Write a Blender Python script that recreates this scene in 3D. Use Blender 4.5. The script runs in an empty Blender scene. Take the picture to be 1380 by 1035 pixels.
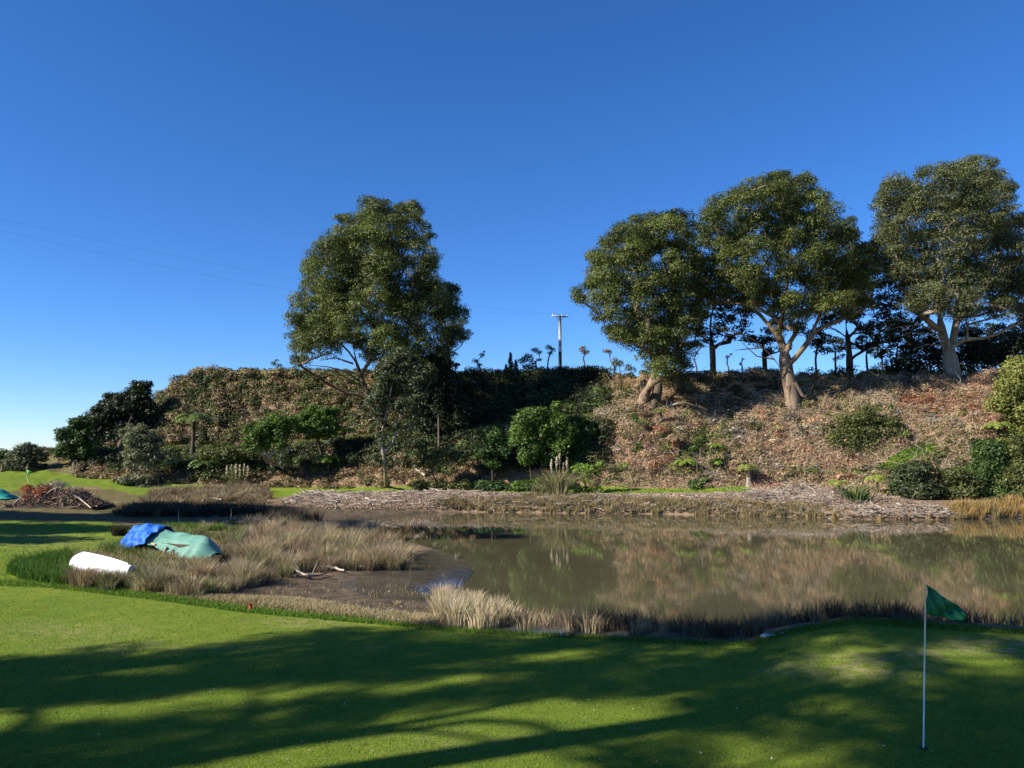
import bpy, math, random
import numpy as np

# ------------------------------------------------------------------ camera, sky, sun, exposure
SC = bpy.context.scene
F = 1083.0; CX, CY = 690.0, 517.5; PITCH = math.radians(4.72); CZ = 5.1
SUN_EL = math.radians(33.0)
SUN_AZ = (-0.92, -0.39)                                   # horizontal direction towards the sun
S = np.array([SUN_AZ[0]*math.cos(SUN_EL), SUN_AZ[1]*math.cos(SUN_EL), math.sin(SUN_EL)]); S /= np.linalg.norm(S)

cam_data = bpy.data.cameras.new('camera'); cam = bpy.data.objects.new('camera', cam_data)
SC.collection.objects.link(cam); SC.camera = cam
cam.location = (0, 0, CZ); cam.rotation_euler = (math.pi/2 + PITCH, 0, 0)
cam_data.sensor_fit = 'HORIZONTAL'; cam_data.sensor_width = 36.0; cam_data.lens = 36.0*F/1380.0
cam_data.clip_start = 0.1; cam_data.clip_end = 30000

world = bpy.data.worlds.new('World'); SC.world = world; world.use_nodes = True
wn = world.node_tree; wn.nodes.clear()
sky = wn.nodes.new('ShaderNodeTexSky'); sky.sky_type = 'NISHITA'; sky.sun_disc = False
sky.sun_elevation = SUN_EL
sky.sun_rotation = math.atan2(SUN_AZ[0], SUN_AZ[1])
sky.altitude = 2000; sky.air_density = 1.0; sky.dust_density = 0.0; sky.ozone_density = 5.0
hs = wn.nodes.new('ShaderNodeHueSaturation'); hs.inputs['Saturation'].default_value = 1.18; hs.inputs['Value'].default_value = 1.0
bg = wn.nodes.new('ShaderNodeBackground'); bg.inputs['Strength'].default_value = 0.086
wo = wn.nodes.new('ShaderNodeOutputWorld')
wn.links.new(sky.outputs['Color'], hs.inputs['Color']); tint = wn.nodes.new('ShaderNodeMix'); tint.data_type = 'RGBA'; tint.blend_type = 'MULTIPLY'; tint.inputs[0].default_value = 1.0
tint.inputs[7].default_value = (0.86, 0.93, 1.12, 1)
wn.links.new(hs.outputs['Color'], tint.inputs[6]); wn.links.new(tint.outputs[2], bg.inputs['Color'])
wn.links.new(bg.outputs['Background'], wo.inputs['Surface'])

sun_data = bpy.data.lights.new('sun', 'SUN'); sun_data.energy = 5.0; sun_data.angle = math.radians(0.53)
sun_data.color = (1.0, 0.93, 0.82)
sun = bpy.data.objects.new('sun', sun_data); SC.collection.objects.link(sun)
from mathutils import Vector
sun.rotation_euler = Vector(S).to_track_quat('Z', 'Y').to_euler(); sun.location = (-60, -25, 60)
SC.view_settings.view_transform = 'Standard'; SC.view_settings.look = 'None'
SC.view_settings.exposure = 0.92; SC.view_settings.gamma = 1.0
SC.cycles.max_bounces = 6; SC.cycles.diffuse_bounces = 2; SC.cycles.glossy_bounces = 2
SC.cycles.transmission_bounces = 3; SC.cycles.transparent_max_bounces = 4

# ------------------------------------------------------------------ helpers
RNG = np.random.default_rng(7)
def reseed(k):
    global RNG; RNG = np.random.default_rng(k)
CP, SP = math.cos(PITCH), math.sin(PITCH)
def ray(px, py):
    xc = (np.asarray(px, float)-CX)/F; yc = -(np.asarray(py, float)-CY)/F
    return xc, CP - yc*SP, SP + yc*CP
def at(px, py, D):
    """world point seen at a pixel, D metres in front of the camera"""
    dx, dy, dz = ray(px, py); t = D/dy
    return np.stack([dx*t, dy*t, CZ+dz*t], -1)
def at_z(px, py, z):
    dx, dy, dz = ray(px, py); t = (z-CZ)/dz
    return np.stack([dx*t, dy*t, CZ+dz*t], -1)
def proj(x, y, z):
    d = y*CP + (z-CZ)*SP; u = -y*SP + (z-CZ)*CP
    d = np.where(d < 0.05, 0.05, d)
    return CX + F*x/d, CY - F*u/d

def _h(ix, iy, s):
    n = (ix.astype(np.int64)*374761393 + iy.astype(np.int64)*668265263 + s*1442695041) & 0x7fffffff
    n = ((n ^ (n >> 13))*1274126177) & 0x7fffffff
    return ((n ^ (n >> 16)) & 0xffff)/65535.0
def noise(x, y, s=0):
    x = np.asarray(x, float); y = np.asarray(y, float)
    ix = np.floor(x); iy = np.floor(y); fx = x-ix; fy = y-iy
    fx = fx*fx*(3-2*fx); fy = fy*fy*(3-2*fy)
    a = _h(ix, iy, s); b = _h(ix+1, iy, s); c = _h(ix, iy+1, s); d = _h(ix+1, iy+1, s)
    return (a*(1-fx)+b*fx)*(1-fy) + (c*(1-fx)+d*fx)*fy
def fbm(x, y, s=0, o=4):
    t = 0; a = 0.5
    for i in range(o):
        t = t + a*noise(x*2**i, y*2**i, s+i*17); a *= 0.5
    return t/(1-0.5**o)
def sstep(a, b, x):
    t = np.clip((x-a)/(b-a), 0, 1); return t*t*(3-2*t)
def inpoly(px, py, poly):
    px = np.asarray(px, float); py = np.asarray(py, float); c = np.zeros(px.shape, bool); n = len(poly)
    for i in range(n):
        x1, y1 = poly[i]; x2, y2 = poly[(i+1) % n]
        if y1 == y2: continue
        c ^= ((y1 > py) != (y2 > py)) & (px < (x2-x1)*(py-y1)/(y2-y1)+x1)
    return c
def polydist(x, y, poly):
    d = np.full(np.shape(x), 1e9)
    for i in range(len(poly)):
        x1, y1 = poly[i]; x2, y2 = poly[(i+1) % len(poly)]
        ex, ey = x2-x1, y2-y1; L = ex*ex+ey*ey+1e-9
        t = np.clip(((x-x1)*ex+(y-y1)*ey)/L, 0, 1)
        d = np.minimum(d, np.hypot(x-x1-t*ex, y-y1-t*ey))
    return d

def mesh_from(name, V, Q, mat, col=None, parent=None, smooth=False, tris=None, extra=None, loc=None):
    """one mesh object from vertex array, quad array (and optional triangles)"""
    V = np.asarray(V, np.float32)
    if loc is not None: V = V - np.asarray(loc, np.float32)
    me = bpy.data.meshes.new(name)
    Q = np.asarray(Q, np.int32).reshape(-1, 4) if Q is not None and len(Q) else np.zeros((0, 4), np.int32)
    T = np.asarray(tris, np.int32).reshape(-1, 3) if tris is not None and len(tris) else np.zeros((0, 3), np.int32)
    me.vertices.add(len(V)); me.vertices.foreach_set('co', V.ravel())
    nl = Q.size+T.size; me.loops.add(nl)
    me.loops.foreach_set('vertex_index', np.concatenate([Q.ravel(), T.ravel()]))
    me.polygons.add(len(Q)+len(T))
    st = np.concatenate([np.arange(len(Q))*4, Q.size+np.arange(len(T))*3]).astype(np.int32)
    me.polygons.foreach_set('loop_start', st)
    if smooth: me.polygons.foreach_set('use_smooth', np.ones(len(Q)+len(T), bool))
    if col is not None:
        a = me.color_attributes.new('col', 'FLOAT_COLOR', 'POINT')
        c = np.ones((len(V), 4), np.float32); c[:, :3] = col; a.data.foreach_set('color', c.ravel())
    if extra:
        for k, v in extra.items():
            a = me.attributes.new(k, 'FLOAT', 'POINT'); a.data.foreach_set('value', np.asarray(v, np.float32))
    me.update(calc_edges=True); me.validate()
    if mat: me.materials.append(mat)
    o = bpy.data.objects.new(name, me); SC.collection.objects.link(o)
    if parent: o.parent = parent
    return o
def tag(o, label=None, cat=None, group=None, kind=None):
    if label: o['label'] = label
    if cat: o['category'] = cat
    if group: o['group'] = group
    if kind: o['kind'] = kind
    return o
def thing(name, label, cat, loc=(0, 0, 0), group=None):
    o = bpy.data.objects.new(name, None); SC.collection.objects.link(o)
    o.location = tuple(float(v) for v in loc); o.empty_display_size = 0.3
    return tag(o, label, cat, group)
def copy_tree(o, label, loc, rz=0, sc=1, parent=None):
    c = o.copy(); SC.collection.objects.link(c)
    if parent is None:
        c.location = tuple(float(v) for v in loc); c.rotation_euler = (0, 0, rz); c.scale = (sc,)*3 if np.isscalar(sc) else sc
        c['label'] = label
    else: c.parent = parent
    for ch in list(o.children): copy_tree(ch, None, None, parent=c)
    return c

# ------------------------------------------------------------------ materials
def mat(name):
    m = bpy.data.materials.new(name); m.use_nodes = True
    nt = m.node_tree; nt.nodes.clear()
    out = nt.nodes.new('ShaderNodeOutputMaterial')
    return m, nt, out
def N(nt, t, **kw):
    n = nt.nodes.new(t)
    for k, v in kw.items():
        if k in n.inputs: n.inputs[k].default_value = v
        else: setattr(n, k, v)
    return n
def ramp(nt, fac, stops):
    r = nt.nodes.new('ShaderNodeValToRGB'); e = r.color_ramp.elements
    while len(e) < len(stops): e.new(0.5)
    for i, (p, c) in enumerate(stops): e[i].position = p; e[i].color = (*c, 1)
    nt.links.new(fac, r.inputs[0]); return r.outputs[0]
def mixc(nt, fac, a, b, mode='MIX'):
    m = nt.nodes.new('ShaderNodeMix'); m.data_type = 'RGBA'; m.blend_type = mode
    if isinstance(fac, (int, float)): m.inputs[0].default_value = fac
    else: nt.links.new(fac, m.inputs[0])
    for i, v in ((6, a), (7, b)):
        if isinstance(v, tuple): m.inputs[i].default_value = (*v, 1)
        else: nt.links.new(v, m.inputs[i])
    return m.outputs[2]
def objnoise(nt, scale, detail=4, rough=0.6, stretch=None, world=True):
    g = nt.nodes.new('ShaderNodeNewGeometry') if world else nt.nodes.new('ShaderNodeTexCoord')
    src = g.outputs['Position'] if world else g.outputs['Object']
    if stretch:
        mp = nt.nodes.new('ShaderNodeMapping'); mp.inputs['Scale'].default_value = stretch
        nt.links.new(src, mp.inputs['Vector']); src = mp.outputs[0]
    n = N(nt, 'ShaderNodeTexNoise', Scale=scale, Detail=detail, Roughness=rough)
    nt.links.new(src, n.inputs['Vector']); return n.outputs['Fac']
def attr(nt, name):
    a = nt.nodes.new('ShaderNodeAttribute'); a.attribute_name = name; return a

def leaf_mat(name, trans=0.3, rough=0.5, spec=0.3):
    m, nt, out = mat(name)
    a = attr(nt, 'col')
    p = N(nt, 'ShaderNodeBsdfPrincipled', Roughness=rough); p.inputs['Specular IOR Level'].default_value = spec
    nt.links.new(a.outputs['Color'], p.inputs['Base Color'])
    if trans > 0:
        t = N(nt, 'ShaderNodeBsdfTranslucent'); c = mixc(nt, 1.0, a.outputs['Color'], (1.3, 1.5, 0.6), 'MULTIPLY')
        nt.links.new(c, t.inputs['Color'])
        x = N(nt, 'ShaderNodeMixShader'); x.inputs[0].default_value = trans
        nt.links.new(p.outputs[0], x.inputs[1]); nt.links.new(t.outputs[0], x.inputs[2]); nt.links.new(x.outputs[0], out.inputs[0])
    else: nt.links.new(p.outputs[0], out.inputs[0])
    return m
LEAF = leaf_mat('leaves', 0.22, 0.55, 0.35)
TURF = leaf_mat('mown_turf_blades', 0.25, 0.8, 0.08)
STRAW = leaf_mat('dry_stems', 0.12, 0.8, 0.15)
STICK = leaf_mat('weathered_sticks', 0.0, 0.85, 0.2)

def simple_mat(name, c1, c2, scale=8, rough=0.7, bump=0.2, stretch=None, spec=0.4, bscale=None, world=False):
    m, nt, out = mat(name)
    n = objnoise(nt, scale, 5, 0.65, stretch, world)
    c = ramp(nt, n, [(0.3, c1), (0.7, c2)])
    p = N(nt, 'ShaderNodeBsdfPrincipled', Roughness=rough); p.inputs['Specular IOR Level'].default_value = spec
    nt.links.new(c, p.inputs['Base Color'])
    if bump:
        n2 = objnoise(nt, bscale or scale*2, 5, 0.7, stretch, world)
        b = N(nt, 'ShaderNodeBump', Strength=bump, Distance=0.05); nt.links.new(n2, b.inputs['Height']); nt.links.new(b.outputs[0], p.inputs['Normal'])
    nt.links.new(p.outputs[0], out.inputs[0]); return m
BARK = simple_mat('gum_bark', (0.07, 0.048, 0.033), (0.36, 0.265, 0.18), 2.2, 0.9, 0.9, (1, 1, 0.2), 0.1, 6, True)
BARKP = simple_mat('pale_bark', (0.13, 0.10, 0.075), (0.44, 0.37, 0.29), 2.2, 0.85, 0.7, (1, 1, 0.22), 0.15, 6, True)
BARKD = simple_mat('dark_bark', (0.05, 0.04, 0.03), (0.14, 0.11, 0.08), 2, 0.9, 0.5, (1, 1, 0.3), 0.1, 5, True)
LOGM = simple_mat('bleached_wood', (0.30, 0.25, 0.19), (0.55, 0.49, 0.41), 3, 0.8, 0.4, (1, 1, 1), 0.2, 8)
BARK_DEAD = simple_mat('brown_dead_wood', (0.10, 0.07, 0.05), (0.24, 0.17, 0.12), 3, 0.9, 0.4, None, 0.1, 8)

# ------------------------------------------------------------------ terrain profile: breaklines across the view
# every control point is (px, py, D) -> height follows from the line of sight; or (px, 'z', D, z)
def zpt(px, py, z):                     # D from known height
    p = at_z(px, py, z); return (px, py, float(p[1]))
B_EDGE = [zpt(-300, 788, 1.15), zpt(0, 790, 1.15), zpt(200, 797, 1.2), zpt(350, 817, 1.2), zpt(450, 828, 1.2), zpt(560, 842, 1.2), zpt(700, 850, 1.2),
          zpt(860, 858, 1.2), zpt(950, 863, 1.2), zpt(1010, 862, 1.25), zpt(1060, 846, 1.42), zpt(1150, 832, 1.62), zpt(1250, 838, 1.5), zpt(1320, 843, 1.4), zpt(1400, 849, 1.35), zpt(1700, 855, 1.3)]
B_FOOT = [zpt(-300, 765, 1.1), zpt(0, 768, 1.1), zpt(100, 772, 1.0), zpt(200, 780, .85), zpt(350, 800, .5), zpt(450, 806, .35), zpt(560, 825, .3), zpt(700, 842, .25), zpt(860, 845, .3), zpt(950, 843, .3)] + \
         [(px, 'z', 21.5, .3) for px in (1010, 1060, 1150, 1250, 1320, 1400, 1700)]
B_MID = [(-300, 'z', 42, 1.0), (0, 'z', 42, .95), (200, 'z', 40, .8), (350, 'z', 40, .6), (450, 'z', 40, .4), (560, 'z', 42, .25), (1700, 'z', 42, .25)]
B_FAR = [(-300, 'z', 60, 1.0), (0, 'z', 60, .95), (200, 'z', 60, .7), (350, 'z', 61, .45), (450, 'z', 62, .3), (560, 'z', 64, .2), (700, 'z', 63, .25), (850, 'z', 61, .3), (1060, 'z', 60, .3), (1250, 'z', 59.5, .3), (1700, 'z', 59, .3)]
B_BENCH = [(-300, 'z', 68, 1.3), (0, 'z', 68, 1.2), (200, 'z', 70, 1.2), (350, 'z', 69, .9), (450, 'z', 69, .95), (560, 'z', 69, 1.05), (700, 'z', 66.5, 1.1), (800, 'z', 65, 1.2), (950, 'z', 64.5, 1.25), (1060, 'z', 64.5, 1.3), (1250, 'z', 63, 1.2), (1700, 'z', 62, 1.2)]
B_TOE = [(-300, 645, 78), (0, 644, 78), (200, 657, 79), (350, 662, 78), (450, 664, 77), (560, 662, 75.5), (700, 664, 73), (800, 664, 71.5), (950, 666, 70), (1060, 660, 70), (1250, 672, 67), (1400, 677, 66), (1700, 677, 66)]
B_TOE2 = [(-300, 635, 80), (0, 634, 82), (200, 650, 81), (350, 656, 80), (450, 659, 79), (560, 657, 77.5), (700, 659, 75), (800, 658, 73.5), (950, 661, 71.5), (1060, 652, 71.5), (1250, 655, 69), (1400, 650, 68), (1700, 650, 68)]
B_LIP = [(-300, 625, 95), (0, 622, 92), (130, 609, 87), (200, 606, 86), (280, 604, 86), (350, 605, 86), (450, 592, 85), (560, 585, 83), (640, 580, 81.5), (700, 574, 80), (800, 560, 77.5), (860, 554, 77), (950, 585, 75.2), (1060, 565, 75.5), (1150, 590, 73), (1250, 590, 72), (1320, 580, 71), (1400, 570, 70), (1700, 570, 70)]
B_LEDGE = [(-300, 618, 100), (0, 617, 97), (130, 604, 91), (200, 601, 90), (280, 600, 90), (350, 601, 90), (450, 588, 89), (560, 581, 87), (640, 576, 85.5), (700, 570, 84), (800, 556, 81), (860, 548, 79.5), (950, 545, 78.6), (1060, 540, 78), (1150, 540, 77), (1250, 545, 76), (1320, 535, 76), (1400, 520, 75.5), (1700, 520, 75)]
B_TOP = [(-300, 614, 112), (0, 613, 112), (60, 612, 110), (110, 606, 106), (150, 590, 103), (190, 565, 99), (212, 538, 97), (235, 516, 96), (265, 502, 96), (300, 498, 96), (400, 498, 96), (480, 499, 96), (560, 501, 94), (620, 507, 92), (700, 507, 90), (800, 505, 87), (860, 509, 84.5), (950, 506, 82.5), (1060, 505, 81.5), (1150, 505, 81.5), (1250, 504, 81), (1320, 503, 80.5), (1400, 501, 80), (1700, 500, 80)]
def conv(B):
    u = []; D = []; z = []
    for p in B:
        if p[1] == 'z': d, zz = p[2], p[3]; uu = (p[0]-CX)/F
        else:
            w = at(p[0], p[1], p[2]); d = p[2]; zz = w[2]; uu = w[0]/w[1]
        u.append(uu); D.append(d); z.append(zz)
    return np.array(u, float), np.array(D, float), np.array(z, float)
LINES = [conv(b) for b in (B_EDGE, B_FOOT, B_MID, B_FAR, B_BENCH, B_TOE, B_TOE2, B_LIP, B_LEDGE, B_TOP)]
WATER_PX = [(480, 706), (500, 700), (570, 692), (620, 690), (700, 691), (800, 692), (900, 693), (970, 695), (1080, 697), (1150, 700), (1230, 701), (1300, 700), (1380, 698), (1700, 700), (1700, 862),
            (1380, 868), (1200, 866), (1060, 866), (980, 862), (900, 858), (830, 849), (770, 833), (700, 823), (650, 814), (610, 806), (582, 802), (610, 797), (628, 785), (641, 770), (628, 757), (603, 745), (575, 737), (540, 728), (505, 717)]
_w = np.array([at_z(a, b, 0.0) for a, b in WATER_PX]); WATER = [tuple(p[:2]) for p in _w]

def gz(x, y, detail=True):
    x = np.asarray(x, float); y = np.asarray(y, float)
    az = np.arctan2(x, y); r = np.hypot(x, y); azc = np.clip(az, -0.84, 0.84)
    u = np.tan(azc); D = r*np.cos(azc)
    Ds = [np.zeros_like(D), np.full_like(D, 6.0), np.full_like(D, 9.3)]; Zs = [np.full_like(D, 3.5), np.full_like(D, 2.0), np.full_like(D, 1.28)]
    for (uu, dd, zz) in LINES:
        Ds.append(np.interp(u, uu, dd)); Zs.append(np.interp(u, uu, zz))
    top = Zs[-1]; low = sstep(-0.45, -0.58, u)
    Ds.append(Ds[-1]+22); Zs.append(top - 0.2 - 1.2*low)
    Ds.append(np.full_like(D, 330.0)); Zs.append(np.where(top > 8, top-8, 1.0))
    Ds.append(np.full_like(D, 420.0)); Zs.append(np.full_like(D, -3.0))
    z = np.full_like(D, -3.0)
    for j in range(len(Ds)-1):
        a, b = Ds[j], Ds[j+1]; t = np.clip((D-a)/np.maximum(b-a, 1e-3), 0, 1)
        if j in (3, 8): t = t*t*(3-2*t)
        m = (D >= a) & (D < b); z = np.where(m, Zs[j]*(1-t)+Zs[j+1]*t, z)
    toe, ledge, tp = Ds[8], Ds[11], Ds[12]
    if detail:
        bank = sstep(toe+1.5, toe+5, D)*(1-sstep(tp+0, tp+6, D)*0.8)*(1-0.7*low)
        ledm = sstep(-2.5, -0.5, D-Ds[10])*(1-sstep(0, 2, D-Ds[11]))*(u < 0.15)
        bank = bank*(1-0.85*ledm)*(1-0.9*sstep(tp-3.5, tp-0.5, D)*(u < 0.1))
        z = z + bank*((fbm(x*0.22, y*0.22, 3, 3)-0.5)*2.3 + (fbm(x*0.8, y*0.5, 9, 3)-0.5)*1.5)*0.85
        near = 1-sstep(55, 75, D)
        z = z + (fbm(x*0.3, y*0.3, 21, 2)-0.5)*0.10*sstep(9, 14, D)*near
        rough = sstep(2, 4, D-Ds[3])
        z = z + rough*(fbm(x*1.6, y*1.6, 31, 3)-0.5)*np.where((u > -0.25) & (D < 60), 0.015, 0.12)
    # pond basin
    sel = (D > 12) & (D < 72)
    if np.any(sel):
        xs, ys = x[sel], y[sel]; dd = polydist(xs, ys, WATER); ins = inpoly(xs, ys, WATER)
        zz = z[sel]
        zz = np.where(ins, -np.minimum(0.03+0.10*dd, 0.7), np.maximum(zz*(1-np.exp(-dd/0.9)), 0.012) + 0.012)
        z[sel] = zz
    # behind the viewer: level ground
    wgt = sstep(1.25, 1.9, np.abs(az))
    return z*(1-wgt) + wgt*(3.4 - 6.4*sstep(300, 420, r))

def ground_hit(px, py, dmin=8.0, dmax=125.0):
    """first ground point along the line of sight through a pixel"""
    px = np.atleast_1d(np.asarray(px, float)); py = np.atleast_1d(np.asarray(py, float))
    dx, dy, dz = ray(px, py)
    Dg = np.concatenate([np.arange(dmin, 40, 0.2), np.arange(40, dmax, 0.25)])
    X = dx[:, None]/dy[:, None]*Dg; Y = np.broadcast_to(Dg, X.shape); Z = CZ+dz[:, None]/dy[:, None]*Dg
    G = gz(X.ravel(), Y.ravel()).reshape(X.shape)
    below = Z < G; i = np.argmax(below, 1); ok = below[np.arange(len(i)), i]
    k = np.arange(len(i))
    return np.stack([X[k, i], Y[k, i], G[k, i]], -1), ok
def hit(px, py, **k):
    for q in range(14):
        w, ok = ground_hit([px], [py+q], **k)
        if ok[0]: return w[0]
    return w[0]
def drop(x, y): return np.array([x, y, float(gz(np.array([x]), np.array([y]))[0])])

# zones traced on the ground
LAWN_L = [(-400, 788), (0, 783), (60, 783), (200, 800), (340, 820), (450, 832), (560, 843), (700, 852), (860, 860), (950, 866), (1010, 866), (1055, 849), (1150, 833), (1250, 839), (1320, 845), (1400, 850), (1800, 856), (1900, 4000), (-1900, 4000)]
LAWN_B = [(-400, 790), (0, 790), (50, 790), (60, 765), (90, 744), (165, 738), (182, 712), (150, 704), (60, 702), (-400, 700)]
LAWN_C = [(-400, 664), (0, 662), (60, 660), (120, 655), (190, 668), (230, 672), (300, 676), (420, 666), (540, 667), (600, 663), (560, 655), (430, 656), (300, 656), (200, 648), (100, 640), (55, 633), (-400, 630)]
LAWN_D = [(600, 666), (640, 657), (760, 656), (900, 658), (1012, 656), (1012, 665), (900, 667), (780, 665), (700, 668)]
LAWN_E = [(1105, 640), (1110, 634), (1180, 634), (1192, 624), (1215, 607), (1245, 598), (1272, 600), (1262, 608), (1235, 620), (1205, 634), (1150, 642)]
OLIVE = [(-400, 706), (200, 712), (330, 690), (300, 668), (150, 660), (-400, 650)]
MUD = [(230, 806), (300, 796), (380, 782), (470, 772), (540, 752), (600, 735), (660, 770), (620, 810), (850, 845), (840, 856), (640, 842), (560, 836), (440, 816), (330, 812)]
MUDB = [(350, 692), (400, 682), (520, 686), (640, 692), (640, 722), (560, 735), (500, 722), (440, 712), (380, 700)]
WETM = [(455, 790), (540, 752), (600, 738), (660, 770), (630, 806), (575, 812), (500, 806)]
WETS = [(620, 806), (860, 846), (860, 858), (700, 856), (600, 842), (590, 812)]
def zones(x, y, z):
    px, py = proj(x, y, z)
    w1 = (fbm(x*0.9, y*0.9, 41, 3)-0.5); qx = px + w1*14; qy = py + (fbm(x*0.9, y*0.9, 47, 3)-0.5)*6
    D = y; back = (y < 8)
    lawn = (inpoly(px, py + w1*3, LAWN_L) & (D < 30)) | back | (inpoly(px, qy, LAWN_B) & (D > 22) & (D < 52)) | (inpoly(qx, qy, LAWN_C) & (D > 62))
    az = np.clip(np.arctan2(x, y), -.84, .84); u = np.tan(az); Dd = np.hypot(x, y)*np.cos(az)
    lip = np.interp(u, LINES[7][0], LINES[7][1]); led = np.interp(u, LINES[8][0], LINES[8][1])
    track = (Dd > lip-0.5+w1*2) & (Dd < led+0.2+w1*2) & (u < 0.17) & (y > 0)
    lawn = lawn | (inpoly(qx, py, LAWN_D) & (D > 66)) | (inpoly(qx, py, LAWN_E) & (D > 62))
    lawn = lawn | ((u < -0.66) & (Dd < 100)) | ((u > 0.66) & (Dd < 16.5)) | (np.abs(az) > 0.839)&(np.hypot(x, y) < 60)&(x < 0)
    olive = ((inpoly(px, qy, OLIVE) & (D > 35)) | track | (inpoly(px, qy, [(-400, 655), (-400, 600), (60, 600), (130, 590), (215, 600), (220, 640), (120, 650)]) & (D > 70)) | ((Dd > np.interp(u, LINES[9][0], LINES[9][1])-2.5) & (u < -0.02) & (Dd < 150))) & ~lawn
    mud = (inpoly(qx, qy, MUD) & (D > 18) & (D < 45)) | (inpoly(qx, qy, MUDB) & (D > 38))
    wet = ((inpoly(px, py, WETM) | inpoly(px, py, WETS)) & (D < 45))
    return lawn, olive, mud, wet
# ------------------------------------------------------------------ ground sheet
def build_ground():
    th = np.concatenate([np.linspace(-math.pi, -0.66, 90, endpoint=False), np.linspace(-0.66, 0.66, 560), np.linspace(0.66, math.pi, 90, endpoint=False)[1:]])
    r = np.concatenate([[0.02, 1.5, 3, 4.5, 6, 7.5], np.geomspace(8.6, 30, 170, endpoint=False), np.linspace(30, 64, 110, endpoint=False), np.linspace(64, 108, 150, endpoint=False), np.geomspace(108, 460, 36)])
    T, R = np.meshgrid(th, r, indexing='ij')
    x = R*np.sin(T); y = R*np.cos(T); z = gz(x, y)
    nt_, nr = T.shape
    lawn, olive, mud, wet = zones(x, y, z)
    i = np.arange(nt_)[:, None]; j = np.arange(nr-1)[None, :]; i2 = (i+1) % nt_
    Q = np.stack([i*nr+j, i*nr+j+1, i2*nr+j+1, i2*nr+j], -1).reshape(-1, 4)
    V = np.stack([x, y, z], -1).reshape(-1, 3)
    lf, of, mf, wf = [a.astype(float).ravel() for a in (lawn, olive, mud, wet)]
    # soften the masks one ring so borders are not stair-stepped
    def soft(a):
        a = a.reshape(nt_, nr); b = a.copy()
        for _ in range(2):
            b = (b + np.roll(b, 1, 0) + np.roll(b, -1, 0) + np.pad(b[:, 1:], ((0, 0), (0, 1)), 'edge') + np.pad(b[:, :-1], ((0, 0), (1, 0)), 'edge'))/5
        return b.ravel()
    lf, of, mf, wf = soft(lf), soft(of), soft(mf), soft(wf)
    px, py = proj(V[:, 0], V[:, 1], V[:, 2]); dry = np.zeros(len(V))
    for (a, b_, rx, ry, k) in ((1150, 898, 110, 20, 1.0), (1340, 872, 110, 14, 1.0), (420, 838, 90, 9, .6), (90, 850, 120, 14, .45), (200, 872, 150, 10, .4), (1230, 880, 60, 12, .8), (1075, 905, 60, 8, .9), (60, 730, 90, 12, .5), (640, 1000, 160, 22, .25)):
        dry = np.maximum(dry, k*np.clip(1.3-np.hypot((px-a)/rx, (py-b_)/ry), 0, 1)*(V[:, 1] < 50)*(V[:, 1] > 5))
    ys = V[Q[:, 0], 1]; xs = V[Q[:, 0], 0]
    az = np.arctan2(xs, ys)
    top = np.interp(np.tan(np.clip(az, -.84, .84)), LINES[5][0], LINES[5][1])
    Dq = np.hypot(xs, ys)*np.cos(np.clip(az, -.84, .84))
    kl = lf[Q[:, 0]] > 0.5; km = (mf[Q[:, 0]] > 0.5) & ~kl; kb = (Dq > top+1) & ~kl & (Dq < 140) & (ys > 0)
    grp = np.where(kl & (Dq < 60), 0, np.where(km, 1, np.where(kb, 2, 3)))
    for g, nm in ((0, 'lawn'), (1, 'mudflat'), (2, 'hillside'), (3, 'ground')):
        q = Q[grp == g]; used, inv = np.unique(q, return_inverse=True)
        o = mesh_from(nm, V[used], inv.reshape(-1, 4), GROUND, smooth=True, extra=dict(lawn=lf[used], olive=of[used], mud=mf[used], wet=wf[used], dry=dry[used]))
        tag(o, kind='structure')

m, nt, out = mat('ground_cover'); GROUND = m
big = objnoise(nt, 0.35, 4, 0.6); mid = objnoise(nt, 2.2, 5, 0.65); fine = objnoise(nt, 28, 4, 0.75); fine2 = objnoise(nt, 90, 3, 0.7)
g1 = ramp(nt, big, [(0.32, (0.115, 0.19, 0.009)), (0.5, (0.155, 0.235, 0.013)), (0.68, (0.22, 0.275, 0.02))])
g2 = ramp(nt, mid, [(0.36, (0.08, 0.155, 0.008)), (0.6, (0.185, 0.25, 0.018)), (0.75, (0.28, 0.265, 0.05))])
gl = mixc(nt, 0.45, g1, g2); gl = mixc(nt, 0.55, gl, ramp(nt, fine, [(0.3, (0.45, 0.5, 0.4)), (0.55, (1, 1, 1)), (0.78, (1.55, 1.4, 1.3))]), 'MULTIPLY')
gl = mixc(nt, 0.5, gl, ramp(nt, fine2, [(0.35, (0.6, 0.65, 0.55)), (0.7, (1.4, 1.35, 1.3))]), 'MULTIPLY')
dm = N(nt, 'ShaderNodeMath', operation='MULTIPLY'); nt.links.new(attr(nt, 'dry').outputs['Fac'], dm.inputs[0]); nt.links.new(ramp(nt, objnoise(nt, 3.5, 5, 0.7), [(0.42, (0, 0, 0)), (0.62, (1, 1, 1))]), dm.inputs[1])
gl = mixc(nt, 0.16, gl, (0.21, 0.20, 0.085))
gl = mixc(nt, dm.outputs[0], gl, (0.36, 0.29, 0.14))
worn = ramp(nt, objnoise(nt, 0.9, 6, 0.75), [(0.60, (0, 0, 0)), (0.72, (0.35, 0.35, 0.35))]); gl = mixc(nt, worn, gl, (0.29, 0.27, 0.09))
ol = mixc(nt, 1.0, ramp(nt, mid, [(0.3, (0.09, 0.085, 0.03)), (0.55, (0.16, 0.13, 0.06)), (0.75, (0.12, 0.14, 0.03))]), ramp(nt, fine, [(0.3, (0.6, 0.6, 0.6)), (0.7, (1.3, 1.3, 1.3))]), 'MULTIPLY')
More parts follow.
